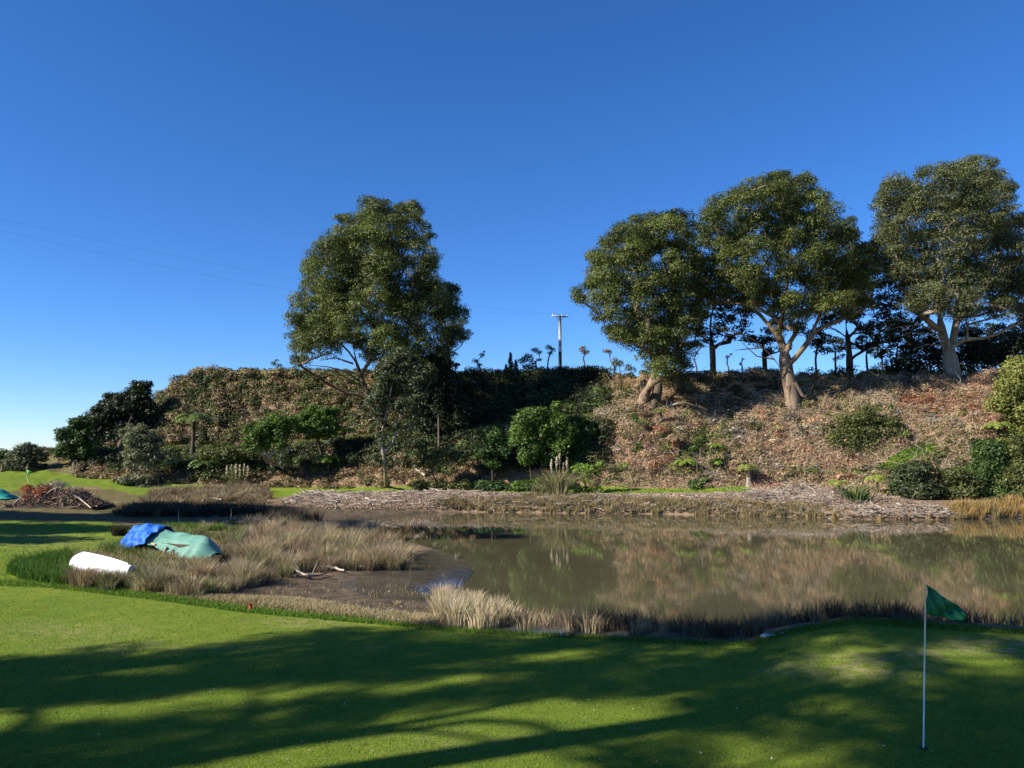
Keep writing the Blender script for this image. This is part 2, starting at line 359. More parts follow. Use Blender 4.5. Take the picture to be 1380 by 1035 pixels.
mu = mixc(nt, 1.0, ramp(nt, mid, [(0.3, (0.045, 0.034, 0.022)), (0.5, (0.12, 0.09, 0.06)), (0.7, (0.17, 0.135, 0.085))]), ramp(nt, fine, [(0.3, (0.6, 0.6, 0.6)), (0.7, (1.3, 1.3, 1.3))]), 'MULTIPLY')
wt = ramp(nt, mid, [(0.3, (0.05, 0.042, 0.03)), (0.7, (0.10, 0.085, 0.06))])
bk = mixc(nt, 1.0, ramp(nt, mid, [(0.25, (0.07, 0.05, 0.03)), (0.45, (0.2, 0.14, 0.085)), (0.6, (0.3, 0.2, 0.13)), (0.8, (0.13, 0.13, 0.05))]), ramp(nt, fine, [(0.3, (0.6, 0.6, 0.6)), (0.7, (1.3, 1.3, 1.3))]), 'MULTIPLY')
def edge(a, k=0.5):                                # sharpen a painted-on zone with noise so that its border is ragged
    ad = N(nt, 'ShaderNodeMath', operation='ADD'); nt.links.new(attr(nt, a).outputs['Fac'], ad.inputs[0])
    sb = N(nt, 'ShaderNodeMath', operation='MULTIPLY_ADD'); nt.links.new(fine, sb.inputs[0]); sb.inputs[1].default_value = 0.9; sb.inputs[2].default_value = -0.45
    nt.links.new(sb.outputs[0], ad.inputs[1])
    mr = N(nt, 'ShaderNodeMapRange', interpolation_type='SMOOTHSTEP'); mr.inputs['From Min'].default_value = k-0.15; mr.inputs['From Max'].default_value = k+0.15
    nt.links.new(ad.outputs[0], mr.inputs['Value']); return mr.outputs[0]
c = mixc(nt, edge('olive'), bk, ol); c = mixc(nt, edge('mud'), c, mu); wm = edge('wet'); c = mixc(nt, wm, c, wt); lm = edge('lawn'); c = mixc(nt, lm, c, gl)
p = N(nt, 'ShaderNodeBsdfPrincipled'); sp = N(nt, 'ShaderNodeMapRange'); sp.inputs['To Min'].default_value = 0.08; sp.inputs['To Max'].default_value = 0.5; nt.links.new(wm, sp.inputs['Value']); nt.links.new(sp.outputs[0], p.inputs['Specular IOR Level'])
nt.links.new(c, p.inputs['Base Color'])
rr = N(nt, 'ShaderNodeMapRange'); rr.inputs['To Min'].default_value = 0.9; rr.inputs['To Max'].default_value = 0.16; nt.links.new(wm, rr.inputs['Value'])
nt.links.new(rr.outputs[0], p.inputs['Roughness'])
bh = N(nt, 'ShaderNodeMath', operation='ADD'); nt.links.new(fine, bh.inputs[0]); nt.links.new(fine2, bh.inputs[1])
bs = N(nt, 'ShaderNodeMapRange'); bs.inputs['To Min'].default_value = 0.7; bs.inputs['To Max'].default_value = 0.02; nt.links.new(wm, bs.inputs['Value'])
b = N(nt, 'ShaderNodeBump', Distance=0.03); nt.links.new(bs.outputs[0], b.inputs['Strength']); nt.links.new(bh.outputs[0], b.inputs['Height']); nt.links.new(b.outputs[0], p.inputs['Normal'])
nt.links.new(p.outputs[0], out.inputs[0])
build_ground()

# pond water and the sea beyond the left shore
m, nt, out = mat('pond_water')
p = N(nt, 'ShaderNodeBsdfPrincipled', Roughness=0.0, IOR=1.38)
n0 = objnoise(nt, 0.15, 3, 0.5)
nt.links.new(ramp(nt, n0, [(0.3, (0.072, 0.065, 0.034)), (0.7, (0.09, 0.08, 0.043))]), p.inputs['Base Color'])
p.inputs['Specular IOR Level'].default_value = 0.62
n1 = objnoise(nt, 1.6, 4, 0.6, (0.8, 1.6, 1)); n2 = objnoise(nt, 9, 3, 0.6, (0.7, 1.8, 1))
ad = N(nt, 'ShaderNodeMath', operation='MULTIPLY_ADD'); nt.links.new(n2, ad.inputs[0]); ad.inputs[1].default_value = 0.12; nt.links.new(n1, ad.inputs[2])
b = N(nt, 'ShaderNodeBump', Strength=0.022, Distance=0.05); nt.links.new(ad.outputs[0], b.inputs['Height']); nt.links.new(b.outputs[0], p.inputs['Normal'])
nt.links.new(p.outputs[0], out.inputs[0])
xs = np.linspace(-14, 66, 41); ys = np.linspace(17.5, 72, 28)
X, Y = np.meshgrid(xs, ys, indexing='ij'); i, j = np.meshgrid(np.arange(40), np.arange(27), indexing='ij')
Q = np.stack([i*28+j, (i+1)*28+j, (i+1)*28+j+1, i*28+j+1], -1).reshape(-1, 4)
o = mesh_from('water', np.stack([X, Y, X*0], -1).reshape(-1, 3), Q, m); tag(o, kind='structure')
SEA = simple_mat('sea_water', (0.015, 0.05, 0.09), (0.02, 0.06, 0.11), 0.01, 0.25, 0.1, None, 0.5, 0.3, True)
a = np.linspace(0, 2*math.pi, 97)[:-1]; rr_ = [380, 1500, 9000]
V = np.concatenate([np.stack([r_*np.sin(a), r_*np.cos(a), np.full(96, -2.0)], -1) for r_ in rr_])
Q = [[k*96+i, (k+1)*96+i, (k+1)*96+(i+1) % 96, k*96+(i+1) % 96] for k in range(2) for i in range(96)]
tag(mesh_from('sea', V, Q, SEA), kind='structure')
# ------------------------------------------------------------------ plant builders
def unit(v): return v/np.maximum(np.linalg.norm(v, axis=-1, keepdims=True), 1e-9)
EUC = ((0.034, 0.050, 0.013), (0.150, 0.168, 0.040))
EUCG = ((0.044, 0.055, 0.024), (0.15, 0.16, 0.06))
LUSH = ((0.030, 0.070, 0.012), (0.125, 0.195, 0.03))
OLIV = ((0.045, 0.06, 0.018), (0.15, 0.16, 0.045))
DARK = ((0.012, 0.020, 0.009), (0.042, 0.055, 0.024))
GREY = ((0.09, 0.10, 0.06), (0.22, 0.22, 0.14))
FERN = ((0.09, 0.17, 0.02), (0.24, 0.33, 0.05))
BROWN = ((0.10, 0.065, 0.035), (0.25, 0.17, 0.10))
YELG = ((0.10, 0.12, 0.025), (0.27, 0.27, 0.07))

def foliage(clumps, leaf=(0.3, 0.13), cov=1.0, pal=EUC, hang=0.3, fill=0.5, top=0.35, var=0.25, under=0.4):
    """leaf blades through the shells of leafy clumps; clumps rows: x y z rx ry rz"""
    C = np.asarray(clumps, float); R = C[:, 3:6]
    area = 4*math.pi*((R[:, 0]*R[:, 1])**0.8*(R[:, 0]*R[:, 2])**0.4)**(1/1.2)
    n = np.maximum(12, (area*cov/(leaf[0]*leaf[1]*0.5)*0.8)).astype(int)
    idx = np.repeat(np.arange(len(C)), n); M = len(idx)
    d = unit(RNG.normal(size=(M, 3)))
    keep = (d[:, 2] > -0.15) | (RNG.random(M) < under); idx = idx[keep]; d = d[keep]; M = len(idx)
    ph = C[idx, 0]*3.1+C[idx, 1]*1.7
    lump = 1 + 0.22*np.sin(d[:, 0]*5+ph)*np.cos(d[:, 1]*6+ph*1.3) + 0.14*np.sin(d[:, 2]*9+ph*2)
    rho = 1 - fill*RNG.random(M)**2.2
    pos = C[idx, :3] + d*R[idx]*(rho*lump)[:, None]
    pos += RNG.normal(size=(M, 3))*R[idx]*0.07
    nrm = unit(d/R[idx]*R[idx].mean(1, keepdims=True)*1.0 + RNG.normal(size=(M, 3))*0.5 + np.array([0, 0, top]))
    t = unit(np.cross(nrm, RNG.normal(size=(M, 3))))
    if hang > 0:
        dn = np.array([0, 0, -1.0]); t2 = dn - nrm*(nrm@dn)[:, None]; t = unit(t*(1-hang)+unit(t2)*hang)
    b = np.cross(nrm, t); s = RNG.uniform(0.65, 1.3, M)[:, None]
    l = leaf[0]*s*t; w = leaf[1]*s*b
    bend = nrm*leaf[0]*0.12*s
    V = np.stack([pos-l*0.5, pos-l*0.05+w*0.5+bend, pos+l*0.5, pos-l*0.05-w*0.5+bend], 1).reshape(-1, 3)
    lo, hi = np.array(pal[0]), np.array(pal[1])
    cv = 1+(RNG.random(len(C))-0.5)*var*2; k = np.clip(RNG.beta(1.6, 1.6, M)*1.0 + (cv[idx]-1)*0.5, 0, 1)[:, None]
    col = (lo*(1-k)+hi*k)*cv[idx][:, None]*RNG.uniform(0.8, 1.2, (M, 1))
    return V, np.arange(M*4).reshape(-1, 4), np.repeat(col, 4, 0)

def split_clumps(C, k=5, size=0.56, out=0.62):
    C = np.asarray(C, float); n = len(C); idx = np.repeat(np.arange(n), k); d = unit(RNG.normal(size=(n*k, 3))+np.array([0, 0, 0.35])); R = C[idx, 3:6]
    s_ = RNG.uniform(0.7, 1.25, (n*k, 1))
    return np.concatenate([C[idx, :3]+d*R*out*RNG.uniform(0.75, 1.25, (n*k, 1)), R*size*s_*np.array([1, 1, 0.85])], 1)
def tube(P, r, sides=6, cap=True):
    P = np.asarray(P, float); n = len(P); r = np.broadcast_to(np.asarray(r, float), (n,))
    T = np.gradient(P, axis=0); T = unit(T); ref = np.array([0.0, 1, 0]) if abs(T[0][1]) < 0.9 else np.array([1.0, 0, 0])
    A = []
    a = unit(np.cross(T[0], ref))
    for i in range(n):
        a = unit(a - T[i]*np.dot(a, T[i])); A.append(a)
    A = np.array(A); B = np.cross(T, A); th = np.arange(sides)*2*math.pi/sides
    V = P[:, None]+r[:, None, None]*(A[:, None]*np.cos(th)[None, :, None]+B[:, None]*np.sin(th)[None, :, None])
    i, j = np.meshgrid(np.arange(n-1), np.arange(sides), indexing='ij'); j2 = (j+1) % sides
    Q = np.stack([i*sides+j, i*sides+j2, (i+1)*sides+j2, (i+1)*sides+j], -1).reshape(-1, 4)
    V = V.reshape(-1, 3)
    if cap:
        for e, k in ((0, 0), (n-1, 1)):
            base = e*sides; c = len(V); V = np.vstack([V, P[e] + T[e]*(r[e]*0.25)*(1 if k else -1)])
            for q in range(0, sides, 2):
                a1, a2, a3 = base+q, base+(q+1) % sides, base+(q+2) % sides
                Q = np.vstack([Q, [c, a1, a2, a3] if not k else [c, a3, a2, a1]])
    return V, Q
class Acc:
    def __init__(s): s.V = []; s.Q = []; s.C = []; s.n = 0
    def add(s, V, Q, col=None):
        V = np.asarray(V, float); s.V.append(V); s.Q.append(np.asarray(Q)+s.n); s.n += len(V)
        if col is not None: s.C.append(np.broadcast_to(np.asarray(col, float), (len(V), 3)))
        return s
    def tube(s, P, r, sides=6, col=None, cap=True):
        V, Q = tube(P, r, sides, cap); return s.add(V, Q, col)
    def build(s, name, m, parent=None, smooth=False, loc=None):
        return mesh_from(name, np.concatenate(s.V), np.concatenate(s.Q), m, np.concatenate(s.C) if s.C else None, parent, smooth, loc=loc)

def skeleton(base, limbs, clumps, tip=0.035, base_r=None, expo=2.3, wig=0.12, flare=1.0, sides=9, minr=0.02):
    """grow branches from hand-placed limbs out to every leafy clump; radii follow a pipe model"""
    pos = [np.asarray(base, float)]; par = [-1]; chain = []
    def near(p): return int(np.argmin([np.linalg.norm(q-p) for q in pos]))
    for L in limbs:
        L = [np.asarray(q, float) for q in L]; a = near(L[0]); ch = [a]; prev = pos[a]
        pts = [prev]+L if np.linalg.norm(L[0]-prev) > 0.05 else [prev]+L[1:]
        pts = np.array(pts); fine = [pts[0]]
        for i in range(len(pts)-1):                         # Catmull-Rom through the limb points
            p0 = pts[max(i-1, 0)]; p1 = pts[i]; p2 = pts[i+1]; p3 = pts[min(i+2, len(pts)-1)]
            k = max(2, int(np.linalg.norm(p2-p1)/1.0))
            for q in range(1, k+1):
                t = q/k; fine.append(0.5*((2*p1)+(-p0+p2)*t+(2*p0-5*p1+4*p2-p3)*t*t+(-p0+3*p1-3*p2+p3)*t**3))
        for q in fine[1:]:
            pos.append(q); par.append(ch[-1]); ch.append(len(pos)-1)
        chain.append(ch)
    C = np.asarray(clumps, float)
    b0 = np.asarray(base, float)
    for i in np.argsort(np.linalg.norm(C[:, :3]-b0, axis=1)):
        c = C[i, :3]-np.array([0, 0, C[i, 5]*0.25]); P = np.array(pos); dv = c-P; dist = np.linalg.norm(dv, axis=1)
        cost = dist + 1.3*np.maximum(0, 0.35*dist-dv[:, 2]) + 0.25*np.linalg.norm(P-b0, axis=1)*0.3
        cost[0] += 6
        a = int(np.argmin(cost)); p0 = pos[a]; pa = par[a] if par[a] >= 0 else a
        dirv = unit(p0-pos[pa]) if pa != a else np.array([0, 0, 1.0]); L = dist[a]
        mid = p0 + dirv*L*0.18 + (c-p0)*0.25; k = max(2, int(L/0.9)); ch = [a]
        for q in range(1, k+1):
            t = q/k; pt = (1-t)**2*p0+2*t*(1-t)*mid+t*t*c
            if q < k: pt = pt + RNG.normal(size=3)*wig*min(L*0.15, 0.6)
            pos.append(pt); par.append(ch[-1]); ch.append(len(pos)-1)
        chain.append(ch)
    ntip = max(3, len(C)); 
    if base_r: expo = min(2.4, max(1.5, math.log(ntip*1.6)/math.log(max(base_r/tip, 1.5))))
    n = len(pos); par = np.array(par); ar = np.zeros(n); kids = np.zeros(n, int)
    for p_ in par:
        if p_ >= 0: kids[p_] += 1
    for i in range(n-1, 0, -1):
        if kids[i] == 0: ar[i] = tip**expo
        ar[par[i]] += ar[i]*(1.0+0.012)
    rad = ar**(1/expo)
    if base_r: rad = rad*(base_r/rad[0])**np.clip(rad/rad[0], 0, 1)**0.7; rad = np.maximum(rad, minr*0.8)
    pos = np.array(pos); A = Acc()
    for ch in chain:
        r = rad[ch].copy()
        if ch[0] != 0: r[0] = min(r[0], r[1]*1.25)
        P = pos[ch].copy()
        if ch[0] == 0 and flare > 1:
            d = np.linalg.norm(P-P[0], axis=1); r = r*(1+(flare-1)*np.exp(-d/(base_r or r[0])/0.9)); P[0] = P[0]-np.array([0, 0, 0.6])
        s = sides if r[0] > 0.25 else 6 if r[0] > 0.08 else 4
        A.tube(P, r, s, cap=False)
    return A

def clump_field(poly, D, spacing=17, rad=(0.9, 1.7), thick=0.8, gaps=(), flat=0.72, holes=0.0, layers=2, base_D=None):
    """leafy clumps spread through a crown volume whose front outline is poly (pixels, at distance D)"""
    P = np.array(poly, float); x0, y0 = P.min(0); x1, y1 = P.max(0); out = []
    px_m = D/F
    for lay in range(layers):
        pts = []
        n = int((x1-x0)*(y1-y0)/spacing**2*9)
        cand = np.stack([RNG.uniform(x0, x1, n), RNG.uniform(y0, y1, n)], -1)
        inn = inpoly(cand[:, 0], cand[:, 1], poly); cand = cand[inn]; dd = polydist(cand[:, 0], cand[:, 1], poly)
        for c, de in zip(cand, dd):
            if de*px_m < rad[0]*0.3: continue
            if pts and min((c[0]-q[0])**2+((c[1]-q[1])*1.25)**2 for q in pts) < spacing**2: continue
            if any(((c[0]-g[0])/g[2])**2+((c[1]-g[1])/g[3])**2 < 1 for g in gaps): continue
            if RNG.random() < holes: continue
            pts.append((c[0], c[1], de))
        for (a, b, de) in pts:
            row = max(abs(a-(x0+x1)/2)/((x1-x0)/2), 0); T = thick*(x1-x0)/2*px_m*math.sqrt(max(0.05, 1-row**2))*min(1, de/28+0.35)
            s = (-1 if lay == 0 else 1) if layers > 1 else 0
            dep = T*(s*RNG.uniform(0.35, 1.0) if layers > 1 else RNG.uniform(-1, 1))
            w = at(a, b, D+dep); r = min(RNG.uniform(*rad), de*px_m*1.1+0.5)
            out.append((w[0], w[1], w[2], r*RNG.uniform(0.9, 1.15), r*RNG.uniform(0.9, 1.15), r*flat*RNG.uniform(0.85, 1.3)))
    return np.array(out)

def tree(name, label, cat, base, limbs, clumps, bark, base_r, leaf=(0.3, 0.13), cov=1.0, pal=EUC, hang=0.35, group=None, tip=0.035, flare=1.0, lmat=None, extra=None, sides=9, split=0, **kw):
    base = np.asarray(base, float)
    t = thing(name, label, cat, base, group)
    sk = skeleton(base, limbs, clumps, tip=tip, base_r=base_r, flare=flare, sides=sides)
    if extra: extra(sk)
    sk.build('trunk', bark, t, smooth=True, loc=base)
    V, Q, c = foliage(split_clumps(clumps, split) if split else clumps, leaf, cov, pal, hang, **kw)
    mesh_from('crown', V, Q, lmat or LEAF, c, t, loc=base)
    return t
def PX(L, D, dd=0.0, dstep=0.0):
    return [at(a, b, D+dd+dstep*i) for i, (a, b) in enumerate(L)]

# ------------------------------------------------------------------ the four big gums
reseed(11)
poly = [(388, 482), (388, 462), (396, 448), (391, 432), (394, 412), (404, 396), (412, 380), (409, 362), (416, 348), (430, 330), (446, 318), (449, 300), (466, 288), (484, 284), (492, 272), (510, 268), (527, 276), (545, 274), (562, 281), (571, 295), (572, 310), (584, 320), (590, 345), (586, 366), (600, 378), (612, 388), (622, 408), (621, 425), (630, 440), (636, 462), (628, 474), (612, 478), (606, 498), (575, 515), (545, 500), (512, 498), (480, 470), (440, 478), (420, 488), (404, 498)]
g = [(535, 400, 8, 12), (556, 470, 10, 8), (470, 410, 7, 9), (520, 350, 6, 8), (572, 448, 12, 8), (455, 462, 16, 5), (440, 478, 22, 6), (470, 440, 9, 16), (500, 460, 12, 16), (515, 430, 9, 14), (596, 470, 12, 6), (484, 420, 8, 12)]
cl = clump_field(poly, 84, 18.5, (1.0, 2.1), 0.85, g, flat=0.85, holes=0.13)
b = hit(503, 546, dmin=60)
D0 = b[1]
limbs = [PX([(498, 535), (489, 515), (480, 487), (476, 465), (474, 445), (462, 405), (455, 370)], D0, 0, 0.3),
         PX([(505, 535), (512, 508), (518, 472), (515, 430), (512, 380), (513, 320)], D0, 0.5, 0.5),
         PX([(512, 520), (530, 478), (536, 430), (546, 375), (550, 320)], D0, 1, 0.6),
         PX([(482, 492), (470, 474), (452, 458), (428, 448)], D0, 0, -0.6),
         PX([(520, 500), (548, 475), (575, 452), (602, 430)], D0, 0.5, 0.7),
         PX([(486, 505), (505, 470), (500, 430), (488, 380), (480, 330)], D0, 0, -0.4),
         PX([(498, 540), (482, 532), (468, 530), (455, 524)], D0, 0, -0.5)]
def dead(sk):
    for L in ([(488, 520), (470, 512), (452, 500), (430, 502)], [(482, 532), (458, 530), (436, 526), (418, 529)], [(476, 490), (452, 482), (430, 486)], [(486, 515), (466, 500), (440, 494), (415, 492)]):
        P = np.array(PX(L, D0, 0, -0.8)); sk.tube(P, np.linspace(0.13, 0.03, len(P)), 5, cap=False)
tree('gum_tree', 'huge dark gum tree standing alone on the bank, left of the utility pole', 'tree', b, limbs, cl, BARK, 0.55, (0.21, 0.085), 0.56, EUC, 0.45, under=0.28, var=0.3, split=6, fill=0.35, tip=0.043, flare=1.3, extra=dead, group='big gum trees on the bank')

reseed(12)
poly = [(773, 400), (776, 386), (790, 374), (795, 345), (808, 330), (815, 318), (840, 304), (866, 294), (885, 290), (915, 300), (938, 312), (946, 340), (944, 370), (955, 395), (952, 420), (945, 445), (935, 474), (925, 500), (900, 512), (876, 500), (864, 482), (845, 470), (822, 462), (803, 440), (805, 418), (796, 404), (788, 412), (778, 412)]
g = [(872, 470, 12, 10), (882, 425, 7, 12), (856, 445, 8, 10), (925, 350, 7, 7), (908, 440, 9, 12), (800, 405, 9, 6), (925, 395, 8, 8), (853, 385, 6, 12)]
cl = clump_field(poly, 78, 18.5, (0.95, 1.9), 0.85, g, flat=0.85, holes=0.13)
b = hit(866, 549, dmin=60); D0 = b[1]
limbs = [PX([(868, 535), (880, 512), (884, 492), (876, 465), (862, 430), (850, 390), (845, 350)], D0, 0, 0.25),
         PX([(884, 492), (898, 468), (905, 430), (900, 385), (890, 340), (880, 310)], D0, 0.2, 0.4),
         PX([(884, 496), (905, 480), (925, 455), (935, 430)], D0, 0, 0.6),
         PX([(878, 480), (862, 462), (842, 448), (822, 432)], D0, 0, -0.6),
         PX([(876, 470), (870, 440), (872, 400), (868, 350)], D0, 0, -0.7)]
def butt(sk):            # broad hollow butt leaning against the cut bank
    for L, r in (([(893, 503), (902, 508), (912, 500)], (0.14, 0.12, 0.04)),):
        P = np.array(PX(L, D0, 0.3)); sk.tube(P, r, 10, cap=False)
tree('gum_tree', 'gum tree nearest the utility pole, its thick leaning butt half way down the bank', 'tree', b, limbs, cl, BARK, 0.52, (0.21, 0.085), 0.56, EUC, 0.45, under=0.28, var=0.3, split=6, fill=0.35, tip=0.043, flare=1.1, extra=butt, group='big gum trees on the bank')
D0_ = D0

reseed(13)
poly = [(945, 300), (950, 280), (966, 262), (985, 256), (1005, 248), (1022, 240), (1060, 232), (1085, 240), (1108, 246), (1116, 262), (1112, 280), (1130, 290), (1150, 298), (1153, 315), (1168, 330), (1176, 350), (1186, 385), (1176, 412), (1148, 430), (1112, 432), (1092, 445), (1070, 448), (1048, 444), (1020, 420), (985, 405), (960, 412), (938, 395), (930, 372), (938, 335)]
g = [(1045, 375, 7, 12), (1092, 430, 14, 12), (1060, 430, 12, 12), (1135, 385, 9, 8), (1000, 300, 7, 6), (1018, 362, 12, 9), (985, 385, 14, 9), (1000, 345, 9, 7), (1100, 268, 7, 7), (1072, 392, 10, 12), (1040, 410, 7, 10), (1110, 400, 10, 9), (1068, 372, 8, 6), (1120, 290, 12, 6)]
cl = clump_field(poly, 80, 19.5, (0.95, 2.0), 0.85, g, flat=0.82, holes=0.17)
b = hit(1068, 545, dmin=60); D0 = b[1]
limbs = [PX([(1066, 528), (1060, 500), (1056, 472), (1046, 440), (1040, 400), (1034, 350), (1030, 300)], D0, 0, 0.3),
         PX([(1058, 478), (1070, 450), (1080, 418), (1088, 370), (1092, 310)], D0, 0.2, 0.5),
         PX([(1064, 490), (1080, 472), (1094, 452), (1106, 420), (1130, 385)], D0, 0, -0.4),
         PX([(1060, 512), (1048, 490), (1028, 468), (1005, 452), (982, 446), (960, 440)], D0, 0, -0.7),
         PX([(1050, 455), (1025, 425), (995, 395), (965, 355)], D0, 0.3, 0.5),
         PX([(1050, 450), (1058, 410), (1062, 350), (1058, 290)], D0, 0.3, -0.9),
         PX([(1106, 425), (1130, 408), (1152, 390)], D0, -1.5, -0.3)]
def roots(sk):
    for L, r in (([(1062, 520), (1064, 535), (1060, 548)], (0.36, 0.3, 0.18)), ([(1068, 525), (1074, 538), (1078, 546)], (0.32, 0.26, 0.15)), ([(1070, 515), (1080, 532), (1086, 536)], (0.3, 0.22, 0.1))):
        P = np.array(PX(L, D0, -0.3)); sk.tube(P, r, 9, cap=False)
    for L in ([(1000, 450), (980, 452), (965, 470), (950, 466)], [(1028, 468), (1010, 470), (990, 472)], [(1044, 484), (1020, 480), (1000, 462)]):
        P = np.array(PX(L, D0, -1, -0.3)); sk.tube(P, np.linspace(0.1, 0.025, len(P)), 5, cap=False)
tree('gum_tree', 'middle gum of the right hand three, with forked trunk and bare low left limbs', 'tree', b, limbs, cl, BARK, 0.66, (0.21, 0.085), 0.56, EUC, 0.45, under=0.28, var=0.3, split=6, fill=0.35, tip=0.043, flare=1.3, extra=roots, group='big gum trees on the bank')

reseed(14)
poly = [(1172, 330), (1184, 300), (1180, 275), (1190, 255), (1205, 240), (1228, 234), (1260, 224), (1290, 222), (1308, 216), (1325, 210), (1345, 226), (1364, 250), (1370, 285), (1396, 300), (1410, 345), (1430, 380), (1425, 420), (1400, 440), (1360, 436), (1330, 425), (1310, 446), (1290, 430), (1262, 418), (1240, 428), (1222, 405), (1205, 380), (1182, 362)]
g = [(1262, 360, 7, 12), (1300, 400, 8, 12), (1230, 385, 9, 9), (1325, 405, 12, 8), (1290, 300, 7, 7), (1345, 322, 12, 12), (1225, 300, 8, 6), (1262, 405, 8, 9), (1365, 335, 8, 8), (1235, 318, 8, 5), (1283, 365, 8, 14), (1370, 310, 7, 10), (1250, 345, 7, 7)]
cl = clump_field(poly, 80, 19.5, (0.95, 1.9), 0.85, g, flat=0.82, holes=0.17)
b = hit(1283, 506, dmin=60); D0 = b[1]
limbs = [PX([(1281, 488), (1277, 470), (1268, 440), (1264, 400), (1256, 350), (1242, 300)], D0, 0, 0.3),
         PX([(1280, 478), (1287, 445), (1291, 400), (1292, 350), (1302, 290), (1310, 250)], D0, 0.2, 0.5),
         PX([(1284, 468), (1300, 458), (1325, 456), (1352, 446), (1378, 430)], D0, 0, -0.5),
         PX([(1288, 440), (1305, 415), (1330, 378), (1350, 330)], D0, 0.2, 0.5),
         PX([(1268, 445), (1250, 432), (1228, 402), (1205, 370)], D0, 0, -0.6),
         PX([(1270, 430), (1276, 390), (1280, 330), (1275, 270)], D0, 0, -0.9)]
def lowtwigs(sk):
    for L in ([(1272, 460), (1250, 450), (1228, 448), (1205, 455)], [(1270, 466), (1250, 464), (1232, 470)], [(1268, 448), (1240, 438), (1215, 440), (1190, 446)], [(1270, 455), (1245, 440), (1220, 430), (1196, 432)]):
        P = np.array(PX(L, D0, -0.5, -0.4)); sk.tube(P, np.linspace(0.09, 0.02, len(P)), 5, cap=False)
tree('gum_tree', 'gum tree at the right edge with a flared pale trunk on the bank top', 'tree', b, limbs, cl, BARKP, 0.72, (0.21, 0.085), 0.52, EUCG, 0.45, under=0.28, var=0.3, split=6, fill=0.35, tip=0.043, flare=1.35, extra=lowtwigs, group='big gum trees on the bank')

gt = [o for o in SC.objects if o.get('label', '').startswith('gum tree nearest the utility pole')][0]
A = Acc(); P = np.array(PX([(876, 557), (881, 545), (886, 528), (889, 508)], D0_, 0.15)); A.tube(P, (0.5, 0.58, 0.5, 0.35), 10, cap=False)
A.build('hollow_shade_tube', BARKD, gt, True, np.array(gt.location))  # dark bark tube stands in for the shade inside the hollow butt

# ------------------------------------------------------------------ shaded trees standing behind the gums
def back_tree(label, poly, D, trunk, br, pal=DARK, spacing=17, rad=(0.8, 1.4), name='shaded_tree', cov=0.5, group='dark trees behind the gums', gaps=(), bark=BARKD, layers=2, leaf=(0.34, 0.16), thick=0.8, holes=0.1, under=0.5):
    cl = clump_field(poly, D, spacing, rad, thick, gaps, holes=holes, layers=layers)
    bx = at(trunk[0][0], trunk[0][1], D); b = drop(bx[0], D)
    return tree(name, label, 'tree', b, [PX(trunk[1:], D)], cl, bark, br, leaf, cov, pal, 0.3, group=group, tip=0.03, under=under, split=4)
reseed(15)
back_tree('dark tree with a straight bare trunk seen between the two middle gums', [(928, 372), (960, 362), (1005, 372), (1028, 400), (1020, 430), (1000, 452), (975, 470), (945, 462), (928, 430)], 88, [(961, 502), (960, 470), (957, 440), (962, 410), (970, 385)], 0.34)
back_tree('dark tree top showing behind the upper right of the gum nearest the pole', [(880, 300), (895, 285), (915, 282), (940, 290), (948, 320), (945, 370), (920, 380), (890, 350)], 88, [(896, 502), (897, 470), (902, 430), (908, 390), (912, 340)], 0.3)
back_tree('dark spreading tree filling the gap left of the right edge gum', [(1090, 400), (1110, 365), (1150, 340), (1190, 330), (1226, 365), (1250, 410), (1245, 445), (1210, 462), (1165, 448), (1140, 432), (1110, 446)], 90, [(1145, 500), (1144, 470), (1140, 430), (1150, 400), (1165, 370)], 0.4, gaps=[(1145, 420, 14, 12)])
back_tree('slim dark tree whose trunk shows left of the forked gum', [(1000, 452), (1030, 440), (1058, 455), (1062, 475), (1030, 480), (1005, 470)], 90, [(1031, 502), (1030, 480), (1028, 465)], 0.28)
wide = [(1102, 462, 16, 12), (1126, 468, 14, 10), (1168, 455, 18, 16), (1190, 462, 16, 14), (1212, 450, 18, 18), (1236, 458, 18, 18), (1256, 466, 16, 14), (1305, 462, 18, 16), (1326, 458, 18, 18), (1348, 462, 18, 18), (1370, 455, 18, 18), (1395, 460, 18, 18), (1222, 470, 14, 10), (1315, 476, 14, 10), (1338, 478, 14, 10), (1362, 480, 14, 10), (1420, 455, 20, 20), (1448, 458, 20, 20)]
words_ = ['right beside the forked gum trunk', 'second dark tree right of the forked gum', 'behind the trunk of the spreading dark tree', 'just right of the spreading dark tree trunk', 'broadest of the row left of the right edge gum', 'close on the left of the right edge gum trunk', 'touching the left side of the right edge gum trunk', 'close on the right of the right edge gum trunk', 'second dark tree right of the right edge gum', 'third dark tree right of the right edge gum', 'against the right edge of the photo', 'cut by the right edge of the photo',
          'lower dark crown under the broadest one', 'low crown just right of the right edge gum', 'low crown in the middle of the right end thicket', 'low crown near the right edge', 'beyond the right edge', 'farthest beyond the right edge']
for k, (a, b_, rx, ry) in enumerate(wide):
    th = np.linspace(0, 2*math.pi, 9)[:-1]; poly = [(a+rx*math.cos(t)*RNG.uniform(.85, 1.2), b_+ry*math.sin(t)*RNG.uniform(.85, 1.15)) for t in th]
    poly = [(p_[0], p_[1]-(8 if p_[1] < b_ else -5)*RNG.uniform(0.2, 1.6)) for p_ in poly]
    back_tree('dark thin-stemmed tree on the skyline, '+words_[k], poly, 90+RNG.uniform(0, 8), [(a+RNG.uniform(-3, 3), 503), (a+RNG.uniform(-4, 4), 485), (a, b_+3)], 0.13, spacing=12, rad=(0.5, 1.15), name='thicket_tree', cov=0.5, under=0.7, leaf=(0.3, 0.15), group='thin dark trees of the thicket behind the gums', layers=2, holes=0.05)

